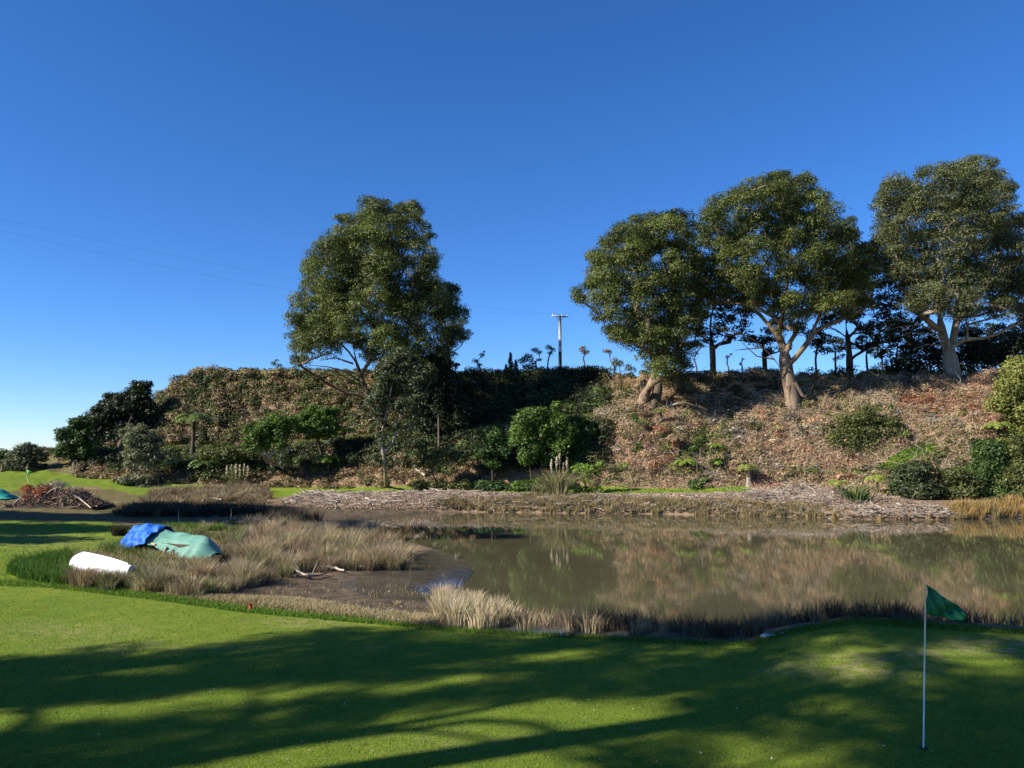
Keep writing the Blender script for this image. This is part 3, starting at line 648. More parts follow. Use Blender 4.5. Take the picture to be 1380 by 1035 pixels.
reseed(20)
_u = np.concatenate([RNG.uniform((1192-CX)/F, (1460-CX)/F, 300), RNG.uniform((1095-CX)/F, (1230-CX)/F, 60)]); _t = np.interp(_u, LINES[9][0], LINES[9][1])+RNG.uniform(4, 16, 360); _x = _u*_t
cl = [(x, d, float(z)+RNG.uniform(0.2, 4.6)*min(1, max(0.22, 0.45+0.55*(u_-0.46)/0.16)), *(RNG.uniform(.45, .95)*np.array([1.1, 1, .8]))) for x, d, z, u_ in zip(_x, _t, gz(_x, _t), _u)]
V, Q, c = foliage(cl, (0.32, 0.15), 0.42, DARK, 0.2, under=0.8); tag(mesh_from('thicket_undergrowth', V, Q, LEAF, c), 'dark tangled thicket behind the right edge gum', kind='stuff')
# small trees along the skyline
sky_trees = [
 ('small wispy tree leaning left on the skyline, first right of the big left gum', 647, 502, [(641, 486, 5, 4), (650, 479, 4, 4), (646, 492, 4, 3), (653, 474, 2, 2)], BROWN, 95),
 ('round dark bushy tree on the skyline, left of the utility pole', 710, 505, [(703, 486, 7, 5), (712, 482, 8, 6), (718, 490, 6, 7), (708, 494, 6, 5), (714, 496, 5, 5)], DARK, 95),
 ('slender tree with a tufted top just behind the round dark one', 723, 504, [(721, 471, 6, 4), (728, 475, 4, 3), (726, 485, 4, 2.5)], DARK, 97),
 ('lollipop shaped thin tree just left of the utility pole', 738, 505, [(739, 469, 5, 4), (745, 471, 4, 3), (741, 476, 4, 3)], OLIV, 97),
 ('thin umbrella topped tree alone on the skyline right of the pole', 788, 497, [(784, 472, 5, 3.5), (791, 474, 6, 3.5), (788, 469, 4, 2.5)], BROWN, 93),
 ('thin brownish tree left of the gum nearest the pole', 828, 500, [(817, 473, 5, 3), (823, 475, 4, 3), (828, 485, 4, 3)], BROWN, 88),
 ('small umbrella topped tree between the pole side gum and the straight bare trunk', 939, 502, [(931, 464, 5, 3), (939, 461, 5, 3.5), (947, 466, 5, 3.5)], DARK, 92),
 ('tiny wispy tree on the skyline left of the big left gum', 374, 500, [(370, 490, 4, 3.5), (377, 493, 3.5, 3), (373, 486, 3, 2)], OLIV, 100),
 ('tiny thin sapling on the skyline right of the straight bare trunk', 982, 503, [(979, 482, 2.5, 4), (985, 478, 2, 2)], OLIV, 92),
 ('twiggy sapling under the low limbs of the forked gum', 1000, 503, [(1001, 484, 2.5, 3), (998, 490, 2, 3)], OLIV, 92)]
reseed(16)
for lab, bx, by, L, pal, D in sky_trees:
    w = at(bx, by, D); b = drop(w[0], D); m_ = D/F
    cl = []
    for (a, c_, rx, ry) in L:
        for q in range(2):
            p_ = at(a+RNG.normal()*rx*0.3, c_+RNG.normal()*ry*0.2, D+RNG.uniform(-.5, .5)); cl.append((*p_, rx*m_*0.9, rx*m_*0.8, ry*m_*0.85))
    tree('skyline_tree', lab, 'tree', b, [PX([(bx, by-6), ((bx+L[0][0])/2, (by+L[0][1])/2)], D)], cl, BARKD, 0.09, (0.2, 0.09), 0.6, pal, 0.2, group='small trees on the skyline', tip=0.02, sides=5)
# conifer
D = 95; b = drop(at(688, 505, D)[0], D)
t = thing('young_conifer', 'young pointed conifer with two spires on the skyline beside the round dark tree', 'tree', b)
A = Acc(); cl = []
for cx, topy, w in ((688, 477, 5.5), (695, 487, 4.5), (682, 493, 4)):
    A.tube(PX([(cx, 507), (cx, topy+3)], D), [0.09, 0.03], 5)
    for yy in np.arange(topy, 506, 1.6):
        k = (yy-topy)/(505-topy); r = w*k*D/F
        for q in range(3): cl.append((*at(cx+RNG.normal()*w*k*0.45, yy, D+RNG.normal()*r*0.5), 0.14+r*0.35, 0.14+r*0.35, 0.22))
A.build('trunk', BARKD, t, True, b); V, Q, c = foliage(cl, (0.16, 0.07), 0.6, OLIV, 0.0); mesh_from('crown', V, Q, LEAF, c, t, loc=b)

# ------------------------------------------------------------------ trees and shrubs below the bank
def lobe_clumps(lobes, D, thick=0.8, per=5):
    out = []; m_ = D/F
    for (a, b_, rx, ry) in lobes:
        R = np.array([rx*m_, rx*m_*thick, ry*m_]); c = at(a, b_, D)
        n = max(4, int(per*R[0]*R[2]*1.5)); r = 0.58*math.sqrt(R[0]*R[2])*(0.9 if n > 6 else 1)
        d = unit(RNG.normal(size=(n, 3))*np.array([1, 1, 1])); d[:, 2] = np.where(d[:, 2] < -0.5, -d[:, 2], d[:, 2]); d[:, 1] = np.where(RNG.random(n) < .35, -abs(d[:, 1]), d[:, 1])
        p_ = c + d*R*RNG.uniform(0.4, 0.85, (n, 1))
        for q in p_:
            rr_ = max(0.25, min(r, 1.1))*RNG.uniform(0.7, 1.25); out.append((*q, rr_*1.1, rr_, rr_*0.85))
    return np.array(out)
def shrub(name, label, cat, D, lobes, base, pal, br=0.1, leaf=(0.24, 0.11), cov=0.7, bark=BARKD, stems=None, group=None, thick=0.8, hang=0.2, per=7, lmat=None, **kw):
    if name == 'bush': lobes = [(a, c_, rx*1.18, ry*1.15) for (a, c_, rx, ry) in lobes]
    cl = lobe_clumps(lobes, D, thick, per)
    if name in ('bush', 'green_shrub', 'grey_shrub'):
        sk = []
        for (a, c_, rx, ry) in lobes:
            w = at(a, c_, D); R = rx*D/F
            for q in range(7):
                x, y = w[0]+RNG.uniform(-.8, .8)*R, w[1]-RNG.uniform(-.2, .8)*R; g0 = float(gz(np.array([x]), np.array([y]))[0])
                if g0 < w[2]: 
                    r_ = min(0.9, max(0.3, R*0.5)); sk.append((x, y, g0+r_*RNG.uniform(.3, 1.0), r_, r_, r_*.8))
        if sk: cl = np.concatenate([cl, np.array(sk)])
    b = hit(base[0], base[1], dmin=22)
    if name == 'bush': br = min(br, 0.06)
    if name == 'bush' or abs(b[1]-D) > 12: b = drop(at(base[0], base[1], D)[0], D)
    limbs = []
    for L in (stems or [[base, lobes[0][:2]]]):
        P = PX(L, D); P[0] = b; limbs.append(P[1:])
    return tree(name, label, cat, b, limbs, cl, bark, br, leaf, cov, pal, hang, group=group, tip=0.022, lmat=lmat, sides=6, split=3 if name != 'bush' else 0, under=0.8, **kw)
reseed(17)
shrub('dark_tree', 'big dark conical tree against the left end of the hill, above the grey shrub', 'tree', 92, [(190, 530, 16, 16), (175, 550, 24, 24), (150, 565, 26, 26), (195, 565, 14, 28), (135, 590, 22, 22), (170, 590, 28, 20), (203, 590, 10, 22), (152, 540, 14, 12)], (160, 605), DARK, 0.3, (0.34, 0.16), 0.75)
shrub('broadleaf_tree', 'mid green leafy tree below the left of the big dark conical tree', 'tree', 84, [(112, 572, 14, 14), (100, 592, 22, 18), (88, 612, 16, 14), (118, 612, 14, 18), (104, 580, 12, 16)], (100, 640), ((.022, .05, .014), (.075, .12, .03)), 0.22, (0.3, 0.14), 0.75, stems=[[(98, 640), (100, 620), (103, 600)], [(103, 640), (110, 620), (112, 590)]])
shrub('grey_shrub', 'rounded grey green shrub at the far left against the sea horizon', 'shrub', 84, [(40, 614, 22, 15), (20, 618, 14, 12), (55, 618, 12, 12), (38, 605, 12, 7)], (36, 638), ((.05, .06, .035), (.14, .145, .085)), 0.12, cov=.6)
shrub('green_shrub', 'dark green shrub cut by the left edge of the photo', 'shrub', 86, [(4, 618, 12, 12), (-14, 614, 14, 14)], (2, 636), LUSH, 0.12)
shrub('grey_shrub', 'tall pale olive shrub with whitish stems below the dark conical tree', 'shrub', 80, [(190, 592, 20, 18), (172, 590, 12, 12), (206, 600, 12, 18), (182, 615, 18, 20), (200, 625, 14, 20), (172, 628, 8, 14), (212, 612, 8, 16)], (188, 655), GREY, 0.1, (0.26, 0.1), 0.6, BARKP, stems=[[(186, 652), (180, 625), (172, 600)], [(188, 652), (192, 620), (194, 595)], [(192, 652), (204, 625), (208, 600)]], hang=0.3)
shrub('spreading_tree', 'low spreading bright green tree leaning left on the lower hillside', 'tree', 79, [(345, 590, 22, 14), (368, 580, 24, 17), (390, 575, 18, 14), (335, 604, 14, 10), (375, 598, 22, 10), (352, 602, 16, 9)], (370, 633), LUSH, 0.18, (0.26, 0.12), 0.85, BARKP, stems=[[(366, 633), (362, 615), (352, 600)], [(370, 633), (368, 610), (370, 590)], [(374, 633), (378, 610), (392, 598)]])
shrub('spreading_tree', 'taller round bright green tree joined to the right of the low spreading one', 'tree', 81, [(420, 566, 20, 16), (440, 562, 18, 16), (430, 580, 26, 16), (448, 582, 14, 18), (405, 574, 16, 14)], (436, 620), LUSH, 0.18, (0.26, 0.12), 0.85)
shrub('slim_tree', 'slim grey green tree with pale bare lower trunk, in front of the big left gum', 'tree', 73, [(540, 492, 30, 18), (515, 500, 18, 16), (570, 505, 20, 18), (530, 520, 30, 20), (560, 530, 20, 22), (512, 545, 20, 20), (545, 555, 20, 20), (505, 570, 16, 16), (530, 580, 18, 14), (552, 575, 12, 16), (512, 595, 14, 14), (538, 605, 12, 12), (510, 620, 10, 12), (524, 632, 10, 10)], (520, 656), ((.035, .05, .025), (.12, .13, .065)), 0.2, (0.3, 0.12), 0.5, BARKP, stems=[[(520, 656), (519, 625), (514, 590), (522, 550), (530, 510)], [(521, 640), (528, 600), (540, 560), (556, 520)]], hang=0.35, per=4)
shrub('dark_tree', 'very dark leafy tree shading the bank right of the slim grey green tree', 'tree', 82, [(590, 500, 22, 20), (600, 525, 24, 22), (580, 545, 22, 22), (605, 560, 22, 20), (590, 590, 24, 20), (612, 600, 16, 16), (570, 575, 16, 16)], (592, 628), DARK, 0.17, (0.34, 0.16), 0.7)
shrub('leafy_twig_tree', 'small dangling dark branchy tree on the skyline under the right of the big left gum', 'tree', 86, [(614, 494, 5, 5), (609, 490, 4, 3)], (612, 512), DARK, 0.06)
reseed(18)
shrub('bush', 'dark green bush left of the bush cluster at the foot of the shaded bank', 'bush', 75, [(662, 592, 13, 14), (656, 612, 14, 13), (674, 606, 12, 14), (668, 580, 9, 7), (664, 630, 12, 12)], (664, 650), ((.02, .05, .012), (.07, .125, .026)), 0.12, cov=.85)
shrub('bush', 'tall mid green bush, left one of the cluster above the pampas grass', 'bush', 74, [(712, 574, 17, 17), (722, 560, 12, 12), (706, 590, 14, 14), (718, 605, 16, 14), (710, 620, 14, 12), (730, 585, 10, 16)], (716, 645), LUSH, 0.15, cov=.85)
shrub('bush', 'tallest peaked green bush in the middle of the cluster above the pampas grass', 'bush', 74.5, [(752, 550, 8, 9), (748, 570, 14, 14), (758, 585, 14, 14), (742, 590, 14, 14), (752, 605, 16, 14), (746, 622, 14, 12)], (750, 645), LUSH, 0.15, cov=.85)
shrub('bush', 'darker green rounded bush, right one of the cluster above the pampas grass', 'bush', 76, [(776, 572, 18, 12), (790, 580, 12, 12), (774, 590, 18, 13), (788, 600, 12, 12), (770, 610, 14, 12)], (778, 632), ((.02, .05, .012), (.07, .125, .026)), 0.12, cov=.85)
shrub('bush', 'low yellowish green bush right of the pampas grass', 'bush', 71, [(782, 634, 10, 7), (796, 636, 11, 8), (806, 630, 7, 6)], (793, 648), FERN, 0.06, cov=.6)
shrub('bush', 'green spreading bush in the middle of the bare bank under the right gums', 'bush', 73, [(1142, 572, 14, 12), (1135, 590, 14, 12), (1158, 566, 16, 12), (1170, 556, 12, 8), (1185, 574, 18, 12), (1165, 584, 16, 12), (1122, 594, 12, 8), (1200, 584, 12, 7)], (1155, 604), OLIV, 0.08, (0.22, 0.09), cov=.5)
shrub('bush', 'small bright green bush just under the lip of the bank, below the dark trees', 'bush', 78, [(1202, 522, 6, 6), (1206, 527, 5, 5)], (1204, 534), LUSH, 0.05)
shrub('bush', 'tiny bright bush on the slope below the small bright green bush', 'bush', 75, [(1200, 549, 4, 3)], (1200, 554), LUSH, 0.04)
shrub('bush', 'tall yellow green bush at the right edge, reaching above the bank top', 'bush', 70, [(1372, 500, 16, 18), (1362, 525, 18, 18), (1382, 530, 18, 20), (1356, 548, 18, 16), (1376, 560, 20, 18), (1395, 510, 16, 20), (1402, 550, 20, 24)], (1372, 595), YELG, 0.2, (0.26, 0.11), cov=.7)
shrub('bush', 'broad dark leaved bush on the right shore beside the flax', 'bush', 66, [(1228, 642, 24, 15), (1244, 655, 20, 16), (1215, 656, 18, 16), (1234, 668, 26, 10)], (1232, 681), ((.03, .045, .018), (.10, .115, .045)), 0.12, cov=.8)
shrub('bush', 'olive bush between the broad dark leaved bush and the right corner bushes', 'bush', 66, [(1282, 645, 18, 13), (1270, 660, 15, 13), (1296, 656, 18, 16)], (1283, 679), OLIV, 0.12, cov=.75)
shrub('bush', 'large dark glossy green bush at the right corner of the far shore', 'bush', 67, [(1335, 615, 20, 18), (1352, 628, 20, 20), (1328, 640, 20, 20), (1345, 655, 24, 18), (1318, 660, 16, 14)], (1336, 680), ((.025, .055, .014), (.09, .145, .03)), 0.15, cov=.85)
shrub('bush', 'mixed green bush cut by the right edge above the shore', 'bush', 66, [(1376, 605, 18, 16), (1378, 635, 18, 20), (1366, 655, 18, 18), (1395, 620, 20, 22), (1385, 665, 20, 14), (1405, 655, 20, 20)], (1378, 680), OLIV, 0.15, cov=.8)
shrub('bush', 'small dark round bush on the slope left of the right corner bushes', 'bush', 69, [(1314, 600, 8, 8), (1318, 608, 7, 7)], (1316, 616), DARK, 0.06)
shrub('bush', 'low green bush on the bank foot left of the stump tree fern', 'bush', 72, [(938, 598, 6, 7), (946, 592, 5, 5), (935, 606, 6, 5)], (940, 613), LUSH, 0.06)
shrub('bush', 'small green bush on the slope right of the leaning gum butt', 'bush', 75, [(858, 565, 5, 4)], (858, 570), LUSH, 0.04)
shrub('bush', 'dry twiggy low bush on the skyline left of the gum nearest the pole', 'bush', 82, [(835, 493, 10, 6), (848, 497, 8, 5), (826, 499, 6, 5)], (838, 506), OLIV, 0.06, cov=.45)
shrub('bush', 'dark mound shaped bush on the shaded skyline left of the gum nearest the pole', 'bush', 85, [(792, 504, 14, 8), (780, 510, 12, 8), (806, 510, 12, 7)], (792, 520), DARK, 0.08, cov=.6)
shrub('bush', 'low dark shrub hanging over the ledge left of the spreading trees', 'bush', 82, [(300, 612, 26, 8), (330, 616, 18, 8), (275, 614, 14, 7)], (305, 622), OLIV, 0.06, cov=.6)
shrub('bush', 'sprawling dull bush on the bank foot between slim tree and shaded bank', 'bush', 75, [(578, 622, 16, 9), (598, 612, 16, 9), (618, 620, 14, 9), (566, 605, 8, 10)], (592, 634), OLIV, 0.06, cov=.55)
for a, b_, lab in ((640, 560, 'left end'), (690, 545, 'middle, above the bush cluster'), (812, 590, 'right end, beside the bush cluster')):
    pass

# dark cover over the shaded cut below the track
reseed(19)
# ------------------------------------------------------------------ ground cover
def scatter(poly, n, D=(8, 125)):
    """ground points seen inside a traced outline; denser towards the viewer like the pixels are"""
    P = np.array(poly, float); ctr = P.mean(0); W0, ok = ground_hit(P[:, 0]*0.97+ctr[0]*0.03, P[:, 1]*0.97+ctr[1]*0.03, D[0], D[1]); W0 = W0[ok] if ok.any() else W0
    d0, d1 = max(D[0], W0[:, 1].min()*0.93), min(D[1], W0[:, 1].max()*1.05); u0, u1 = (P[:, 0].min()-CX)/F*1.0-0.03, (P[:, 0].max()-CX)/F+0.03
    out = []; tot = 0
    for it in range(60):
        m_ = int(max(3000, (n-tot)*2)); d = 1/RNG.uniform(1/d1, 1/d0, m_); x = RNG.uniform(u0, u1, m_)*d; z = gz(x, d); a, b = proj(x, d, z)
        k = inpoly(a, b, poly); out.append(np.stack([x, d, z], -1)[k]); tot += int(k.sum())
        if tot >= n: break
    return np.concatenate(out)[:n]
def field(n, u0, u1, f0, f1, seg):
    """points spread over a strip of the bank between two breaklines"""
    la, lb = seg; u = RNG.uniform(u0, u1, n); d0 = np.interp(u, LINES[la][0], LINES[la][1]); d1 = np.interp(u, LINES[lb][0], LINES[lb][1])
    D = d0+(d1-d0)*RNG.uniform(f0, f1, n); x = u*D; return np.stack([x, D, gz(x, D)], -1)
def U(px): return (px-CX)/F
def blades(P, h, w, lean, col, curve=0.5, tipc=None):
    M = len(P); h = np.broadcast_to(h, (M,)); a = RNG.uniform(0, 2*math.pi, M)
    if np.ndim(lean) < 2: L = np.stack([np.cos(a), np.sin(a), 0*a], -1)*(np.asarray(lean)*RNG.random(M))[:, None]
    else: L = lean
    b = RNG.uniform(0, math.pi, M); side = np.stack([np.cos(b), np.sin(b), 0*b], -1)*np.broadcast_to(w, (M,))[:, None]*0.5
    up = np.array([0, 0, 1.0]); hh = h[:, None]
    m1 = P+hh*0.55*(up+L*0.5); tp = P+hh*(up*(1-0.12*curve)+L*(1+curve*0.6))
    V = np.stack([P-side, P+side, m1+side*0.8, m1-side*0.8, tp+side*0.18, tp-side*0.18], 1).reshape(-1, 3)
    i = np.arange(M)[:, None]*6
    Q = np.concatenate([i+np.array([0, 1, 2, 3]), i+np.array([3, 2, 4, 5])], 0)
    c = np.repeat(col, 6, 0).reshape(M, 6, 3).copy()
    if tipc is not None: c[:, 4:] = c[:, 4:]*0.3+np.asarray(tipc)*0.7
    return V, Q, c.reshape(-1, 3)
def pick(pals, w, M):
    pals = np.array(pals, float); w = np.array(w, float)/np.sum(w); k = RNG.choice(len(pals), M, p=w)
    return pals[k]*RNG.uniform(0.65, 1.3, (M, 1))
def flakes(P, size, w, col, lift, up=0.7):
    """small twigs, dead fronds and leaves lying in a tangle"""
    M = len(P); nrm = unit(RNG.normal(size=(M, 3))*0.8+np.array([-0.1, -0.5, up])); t = unit(np.cross(nrm, RNG.normal(size=(M, 3)))); b = np.cross(nrm, t)
    s = (size*RNG.uniform(0.5, 1.5, M))[:, None]; ww = (w*RNG.uniform(0.5, 1.5, M))[:, None]
    p_ = P+np.array([0, 0, 1.0])*(lift*RNG.random(M)**1.3)[:, None]
    V = np.stack([p_-t*s*.5, p_+b*ww*.5, p_+t*s*.5, p_-b*ww*.5], 1).reshape(-1, 3)
    return V, np.arange(M*4).reshape(-1, 4), np.repeat(col, 4, 0)

# dead bracken and slash over the cleared bank on the right, scrub on the hill on the left
reseed(31)
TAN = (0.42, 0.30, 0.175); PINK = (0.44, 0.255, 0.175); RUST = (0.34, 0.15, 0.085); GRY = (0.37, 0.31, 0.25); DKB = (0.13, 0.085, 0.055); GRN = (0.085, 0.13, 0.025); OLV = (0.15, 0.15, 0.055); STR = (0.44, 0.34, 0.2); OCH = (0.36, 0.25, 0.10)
def bank_colour(P):
    M = len(P); px, py = proj(P[:, 0], P[:, 1], P[:, 2]); x, y = P[:, 0], P[:, 1]
    n1 = fbm(x*0.28, P[:, 2]*0.4, 61, 3); n2 = fbm(x*0.5, P[:, 2]*0.6, 71, 3); n3 = fbm(x*1.1, P[:, 2]*1.3, 81, 3)
    c = pick([TAN, PINK, GRY, STR, DKB, OLV], [3.5, 2.0, 1.2, 1.4, 1.0, 1.0], M)
    def put(mask, pals, w, pr=0.8):
        k = mask & (RNG.random(M) < pr)
        if k.any(): c[k] = pick(pals, w, int(k.sum()))
    put(n1 > 0.58, [PINK, RUST, TAN], [3, 2, 1], 0.75)
    put(n1 < 0.40, [OLV, GRN, TAN], [2, 1, 2], 0.6)
    put(n2 > 0.62, [GRY, STR], [2, 1], 0.6)
    put(n3 > 0.70, [DKB, OLV], [2, 1], 0.6)
    for (a, b_, rx, ry, pl, w, pr) in ((1255, 545, 45, 18, [RUST, PINK, TAN], [3, 2, 1], .8), (1310, 550, 35, 16, [PINK, TAN, RUST], [2, 2, 1], .7), (1245, 600, 32, 12, [GRN, GRN, OLV], [3, 2, 1], .0), (1160, 590, 50, 26, [OLV, GRN, STR], [2, 2, 1], .6),
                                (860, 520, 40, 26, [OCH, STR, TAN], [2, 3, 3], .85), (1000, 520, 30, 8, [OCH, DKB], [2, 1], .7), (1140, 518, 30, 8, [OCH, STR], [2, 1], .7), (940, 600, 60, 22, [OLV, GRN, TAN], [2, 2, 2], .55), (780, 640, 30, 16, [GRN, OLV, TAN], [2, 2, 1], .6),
                                (850, 620, 45, 14, [PINK, TAN], [2, 1], .6), (1030, 600, 40, 14, [PINK, TAN, STR], [2, 1, 1], .6), (1180, 640, 60, 9, [OLV, TAN, GRN], [2, 2, 1], .5)):
        put(((px-a)/rx)**2+((py-b_)/ry)**2 < 1+0.5*(n3-.5), pl, w, pr)
    return c
P = field(120000, U(800), U(1440), 0.0, 1.0, (6, 9)); P2 = field(26000, U(560), U(1440), 0.0, 1.0, (5, 7)); P = np.concatenate([P, P2])
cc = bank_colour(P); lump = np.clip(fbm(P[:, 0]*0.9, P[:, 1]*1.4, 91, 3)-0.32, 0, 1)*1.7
gp, gy = proj(P[:, 0], P[:, 1], P[:, 2]); strip = inpoly(gp, gy, LAWN_C) | inpoly(gp, gy, LAWN_D) | inpoly(gp, gy, LAWN_E)
P, cc, lump = P[~strip], cc[~strip], lump[~strip]
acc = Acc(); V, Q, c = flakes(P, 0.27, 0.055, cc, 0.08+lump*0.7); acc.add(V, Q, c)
Pm = field(1500, U(812), U(1440), 0.02, 0.97, (6, 9)); mx, my = proj(Pm[:, 0], Pm[:, 1], Pm[:, 2]); Pm = Pm[~(inpoly(mx, my, LAWN_D) | inpoly(mx, my, LAWN_E)) & (fbm(Pm[:, 0]*.5, Pm[:, 1]*.8, 99, 3) > .42)]
cm = bank_colour(Pm); Rm = RNG.uniform(.22, .6, len(Pm))*RNG.uniform(.6, 1.2, len(Pm))
for q in range(0, len(Pm), 1):
    V, Q, c = foliage([(*(Pm[q]+np.array([0, 0, Rm[q]*.25])), Rm[q]*1.3, Rm[q]*1.1, Rm[q]*.75)], (0.2, 0.06), 0.55, (tuple(cm[q]*0.55), tuple(cm[q]*1.25)), .1, fill=.5); acc.add(V, Q, c)
Pt = field(1500, U(812), U(1440), 0.0, 1.0, (6, 9)); mx, my = proj(Pt[:, 0], Pt[:, 1], Pt[:, 2]); n_ = fbm(Pt[:, 0]*.35, Pt[:, 1]*.6, 111, 3)
tag(mesh_from('dead_bracken', np.concatenate(acc.V), np.concatenate(acc.Q), STRAW, np.concatenate(acc.C)), 'tangle of dead brown and pinkish bracken covering the cleared bank', kind='stuff')
A = Acc(); P = field(3600, U(800), U(1420), 0, 1, (6, 9)); c = pick([GRY, STR, DKB, TAN], [3, 2, 1, 1], len(P))
for i in range(len(P)):
    L = RNG.uniform(0.4, 2.6)*RNG.uniform(0.5, 1); d = unit(np.array([RNG.normal(), RNG.normal()*0.3, RNG.normal()*0.6])); q = P[i]+np.array([0, -.1, RNG.uniform(0.1, 0.45)])
    A.tube([q-d*L/2, q+RNG.normal(size=3)*0.06*L, q+d*L/2], [0.022, 0.02, 0.01], 3, c[i], cap=False)
tag(A.build('fallen_branches', STICK), 'thin bleached fallen branches strewn over the cleared bank', kind='stuff')

def scrub_mass(name, label, P, r, pal_list, w, leaf=(0.26, 0.11), cov=0.55, flat=0.8, var=0.35):
    pals = [pal_list[i] for i in RNG.choice(len(pal_list), len(P), p=np.array(w, float)/sum(w))]
    acc = Acc()
    for pl in set(pals):
        sel = np.array([q == pl for q in pals]); R = RNG.uniform(r[0], r[1], sel.sum())
        cl = np.stack([P[sel, 0], P[sel, 1], P[sel, 2]+R*0.35, R*1.15, R*1.1, R*flat], -1)
        V, Q, c = foliage(cl, leaf, cov, pl, 0.15, fill=0.45, top=0.2, var=var); acc.add(V, Q, c)
    return tag(acc.build(name, LEAF), label, kind='stuff')
reseed(32)
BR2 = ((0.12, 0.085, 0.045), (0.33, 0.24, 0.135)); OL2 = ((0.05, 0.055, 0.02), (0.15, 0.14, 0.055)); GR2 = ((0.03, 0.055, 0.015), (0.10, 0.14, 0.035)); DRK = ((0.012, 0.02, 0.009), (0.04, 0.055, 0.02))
P = np.concatenate([field(1250, U(200), U(600), 0.0, 0.93, (8, 9)), field(200, U(40), U(215), 0.2, 1.2, (7, 9)), field(160, U(205), U(300), 0.3, 1.05, (8, 9))])
scrub_mass('hill_scrub', 'mixed brown and olive scrub covering the steep face of the left hill', P, (0.3, 0.75), [BR2, OL2, GR2, DRK, ((0.16, .11, .06), (.38, .27, .15))], [3, 3.4, 1.6, .8, 1.6], leaf=(0.24, 0.1), cov=0.7)
P = field(330, U(215), U(600), 0.86, 1.06, (8, 9)); scrub_mass('hill_top_grass', 'green and olive growth along the rim of the left hill', P, (0.12, 0.28), [GR2, OL2], [3, 2], leaf=(0.2, 0.06))
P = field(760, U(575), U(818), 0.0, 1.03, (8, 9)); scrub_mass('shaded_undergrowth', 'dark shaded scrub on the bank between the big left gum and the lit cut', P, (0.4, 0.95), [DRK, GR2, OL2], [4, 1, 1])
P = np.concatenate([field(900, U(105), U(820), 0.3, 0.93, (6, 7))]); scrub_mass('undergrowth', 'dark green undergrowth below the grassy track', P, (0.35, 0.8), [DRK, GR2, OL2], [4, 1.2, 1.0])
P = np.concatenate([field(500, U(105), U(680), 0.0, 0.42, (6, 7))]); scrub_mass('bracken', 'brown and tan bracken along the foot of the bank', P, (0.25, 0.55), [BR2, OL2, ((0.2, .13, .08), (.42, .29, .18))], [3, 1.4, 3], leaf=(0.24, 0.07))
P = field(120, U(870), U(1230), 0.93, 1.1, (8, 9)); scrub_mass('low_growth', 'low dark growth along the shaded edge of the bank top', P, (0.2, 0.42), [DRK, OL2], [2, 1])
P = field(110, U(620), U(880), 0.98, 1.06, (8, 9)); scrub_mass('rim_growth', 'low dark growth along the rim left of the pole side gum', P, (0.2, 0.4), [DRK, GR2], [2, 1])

reseed(36)
P = np.concatenate([scatter([(890, 575), (990, 572), (1010, 620), (960, 650), (890, 640)], 60, (60, 90)), scatter([(1100, 560), (1220, 545), (1220, 600), (1130, 612), (1090, 600)], 70, (60, 90)), scatter([(1180, 640), (1380, 585), (1390, 600), (1300, 660), (1200, 670)], 60, (60, 90)), scatter([(770, 620), (840, 610), (850, 652), (770, 655)], 40, (60, 90)), scatter([(820, 520), (1340, 515), (1340, 640), (820, 645)], 110, (60, 90))])
scrub_mass('low_shrubs', 'low green and yellowish shrubs dotted over the cleared bank', P, (0.16, 0.48), [GR2, YELG, OL2, ((.06, .10, .015), (.16, .22, .03))], [2, 1.3, 2, 2], leaf=(0.2, 0.08), cov=0.6)
scrub_mass('shade_toned_growth', 'dark coloured growth put in to deepen the shade under the bank edge', scatter([(905, 508), (1050, 506), (1050, 524), (1000, 556), (950, 552), (915, 530)], 110, (60, 90)), (0.25, 0.6), [DRK, ((.03, .025, .015), (.09, .07, .045))], [2, 2], leaf=(0.24, 0.1), cov=0.6)  # dark clumps added to paint in the shade a gum casts on the bank
P = np.concatenate([scatter([(820, 508), (905, 512), (905, 540), (830, 535)], 800, (60, 90)), scatter([(1120, 512), (1180, 512), (1175, 530), (1110, 530)], 500, (60, 90)), scatter([(960, 520), (1050, 512), (1050, 526), (980, 532)], 500, (60, 90))])
V, Q, c = flakes(P, 0.3, 0.14, pick([OCH, STR, (0.42, .3, .14)], [2, 2, 2], len(P)), np.full(len(P), .12), .4); tag(mesh_from('dry_soil_crumbs', V, Q, STICK, c), 'ochre clay and dry growth exposed near the bank top', kind='stuff')

# driftwood and flood debris along the far shore
reseed(33)
A = Acc(); P = np.concatenate([scatter([(370, 678), (420, 664), (560, 664), (700, 668), (760, 670), (860, 668), (1000, 668), (1060, 652), (1140, 660), (1160, 684), (1290, 690), (1290, 699), (1150, 698), (970, 692), (700, 688), (560, 680), (440, 684)], 5200, (50, 78)),
    scatter([(1120, 684), (1290, 687), (1290, 699), (1120, 698)], 900, (50, 70)), scatter([(1010, 660), (1110, 655), (1130, 680), (1000, 680)], 700, (50, 76))])
c = pick([(0.40, 0.33, 0.26), (0.30, 0.25, 0.21), (0.47, 0.40, 0.32), (0.17, 0.12, 0.09), (0.36, 0.26, 0.19)], [3, 3, 2, 1.6, 2], len(P))
for i in range(len(P)):
    L = RNG.uniform(0.3, 1.7); d = unit(np.array([RNG.normal(), RNG.normal()*0.7, RNG.normal()*0.13])); q = P[i]+np.array([0, 0, 0.02+RNG.uniform(0, 0.32)*noise(P[i, 0]*.6, P[i, 1]*.6, 5)*1.4]); r = RNG.uniform(0.012, 0.035)
    A.tube([q-d*L/2, q+RNG.normal(size=3)*0.04*L, q+d*L/2], [r, r, r*0.5], 3, c[i], cap=False)
P = scatter([(370, 678), (560, 662), (760, 668), (1000, 666), (1140, 658), (1300, 690), (1290, 699), (970, 693), (700, 688), (440, 686)], 42000, (50, 78))
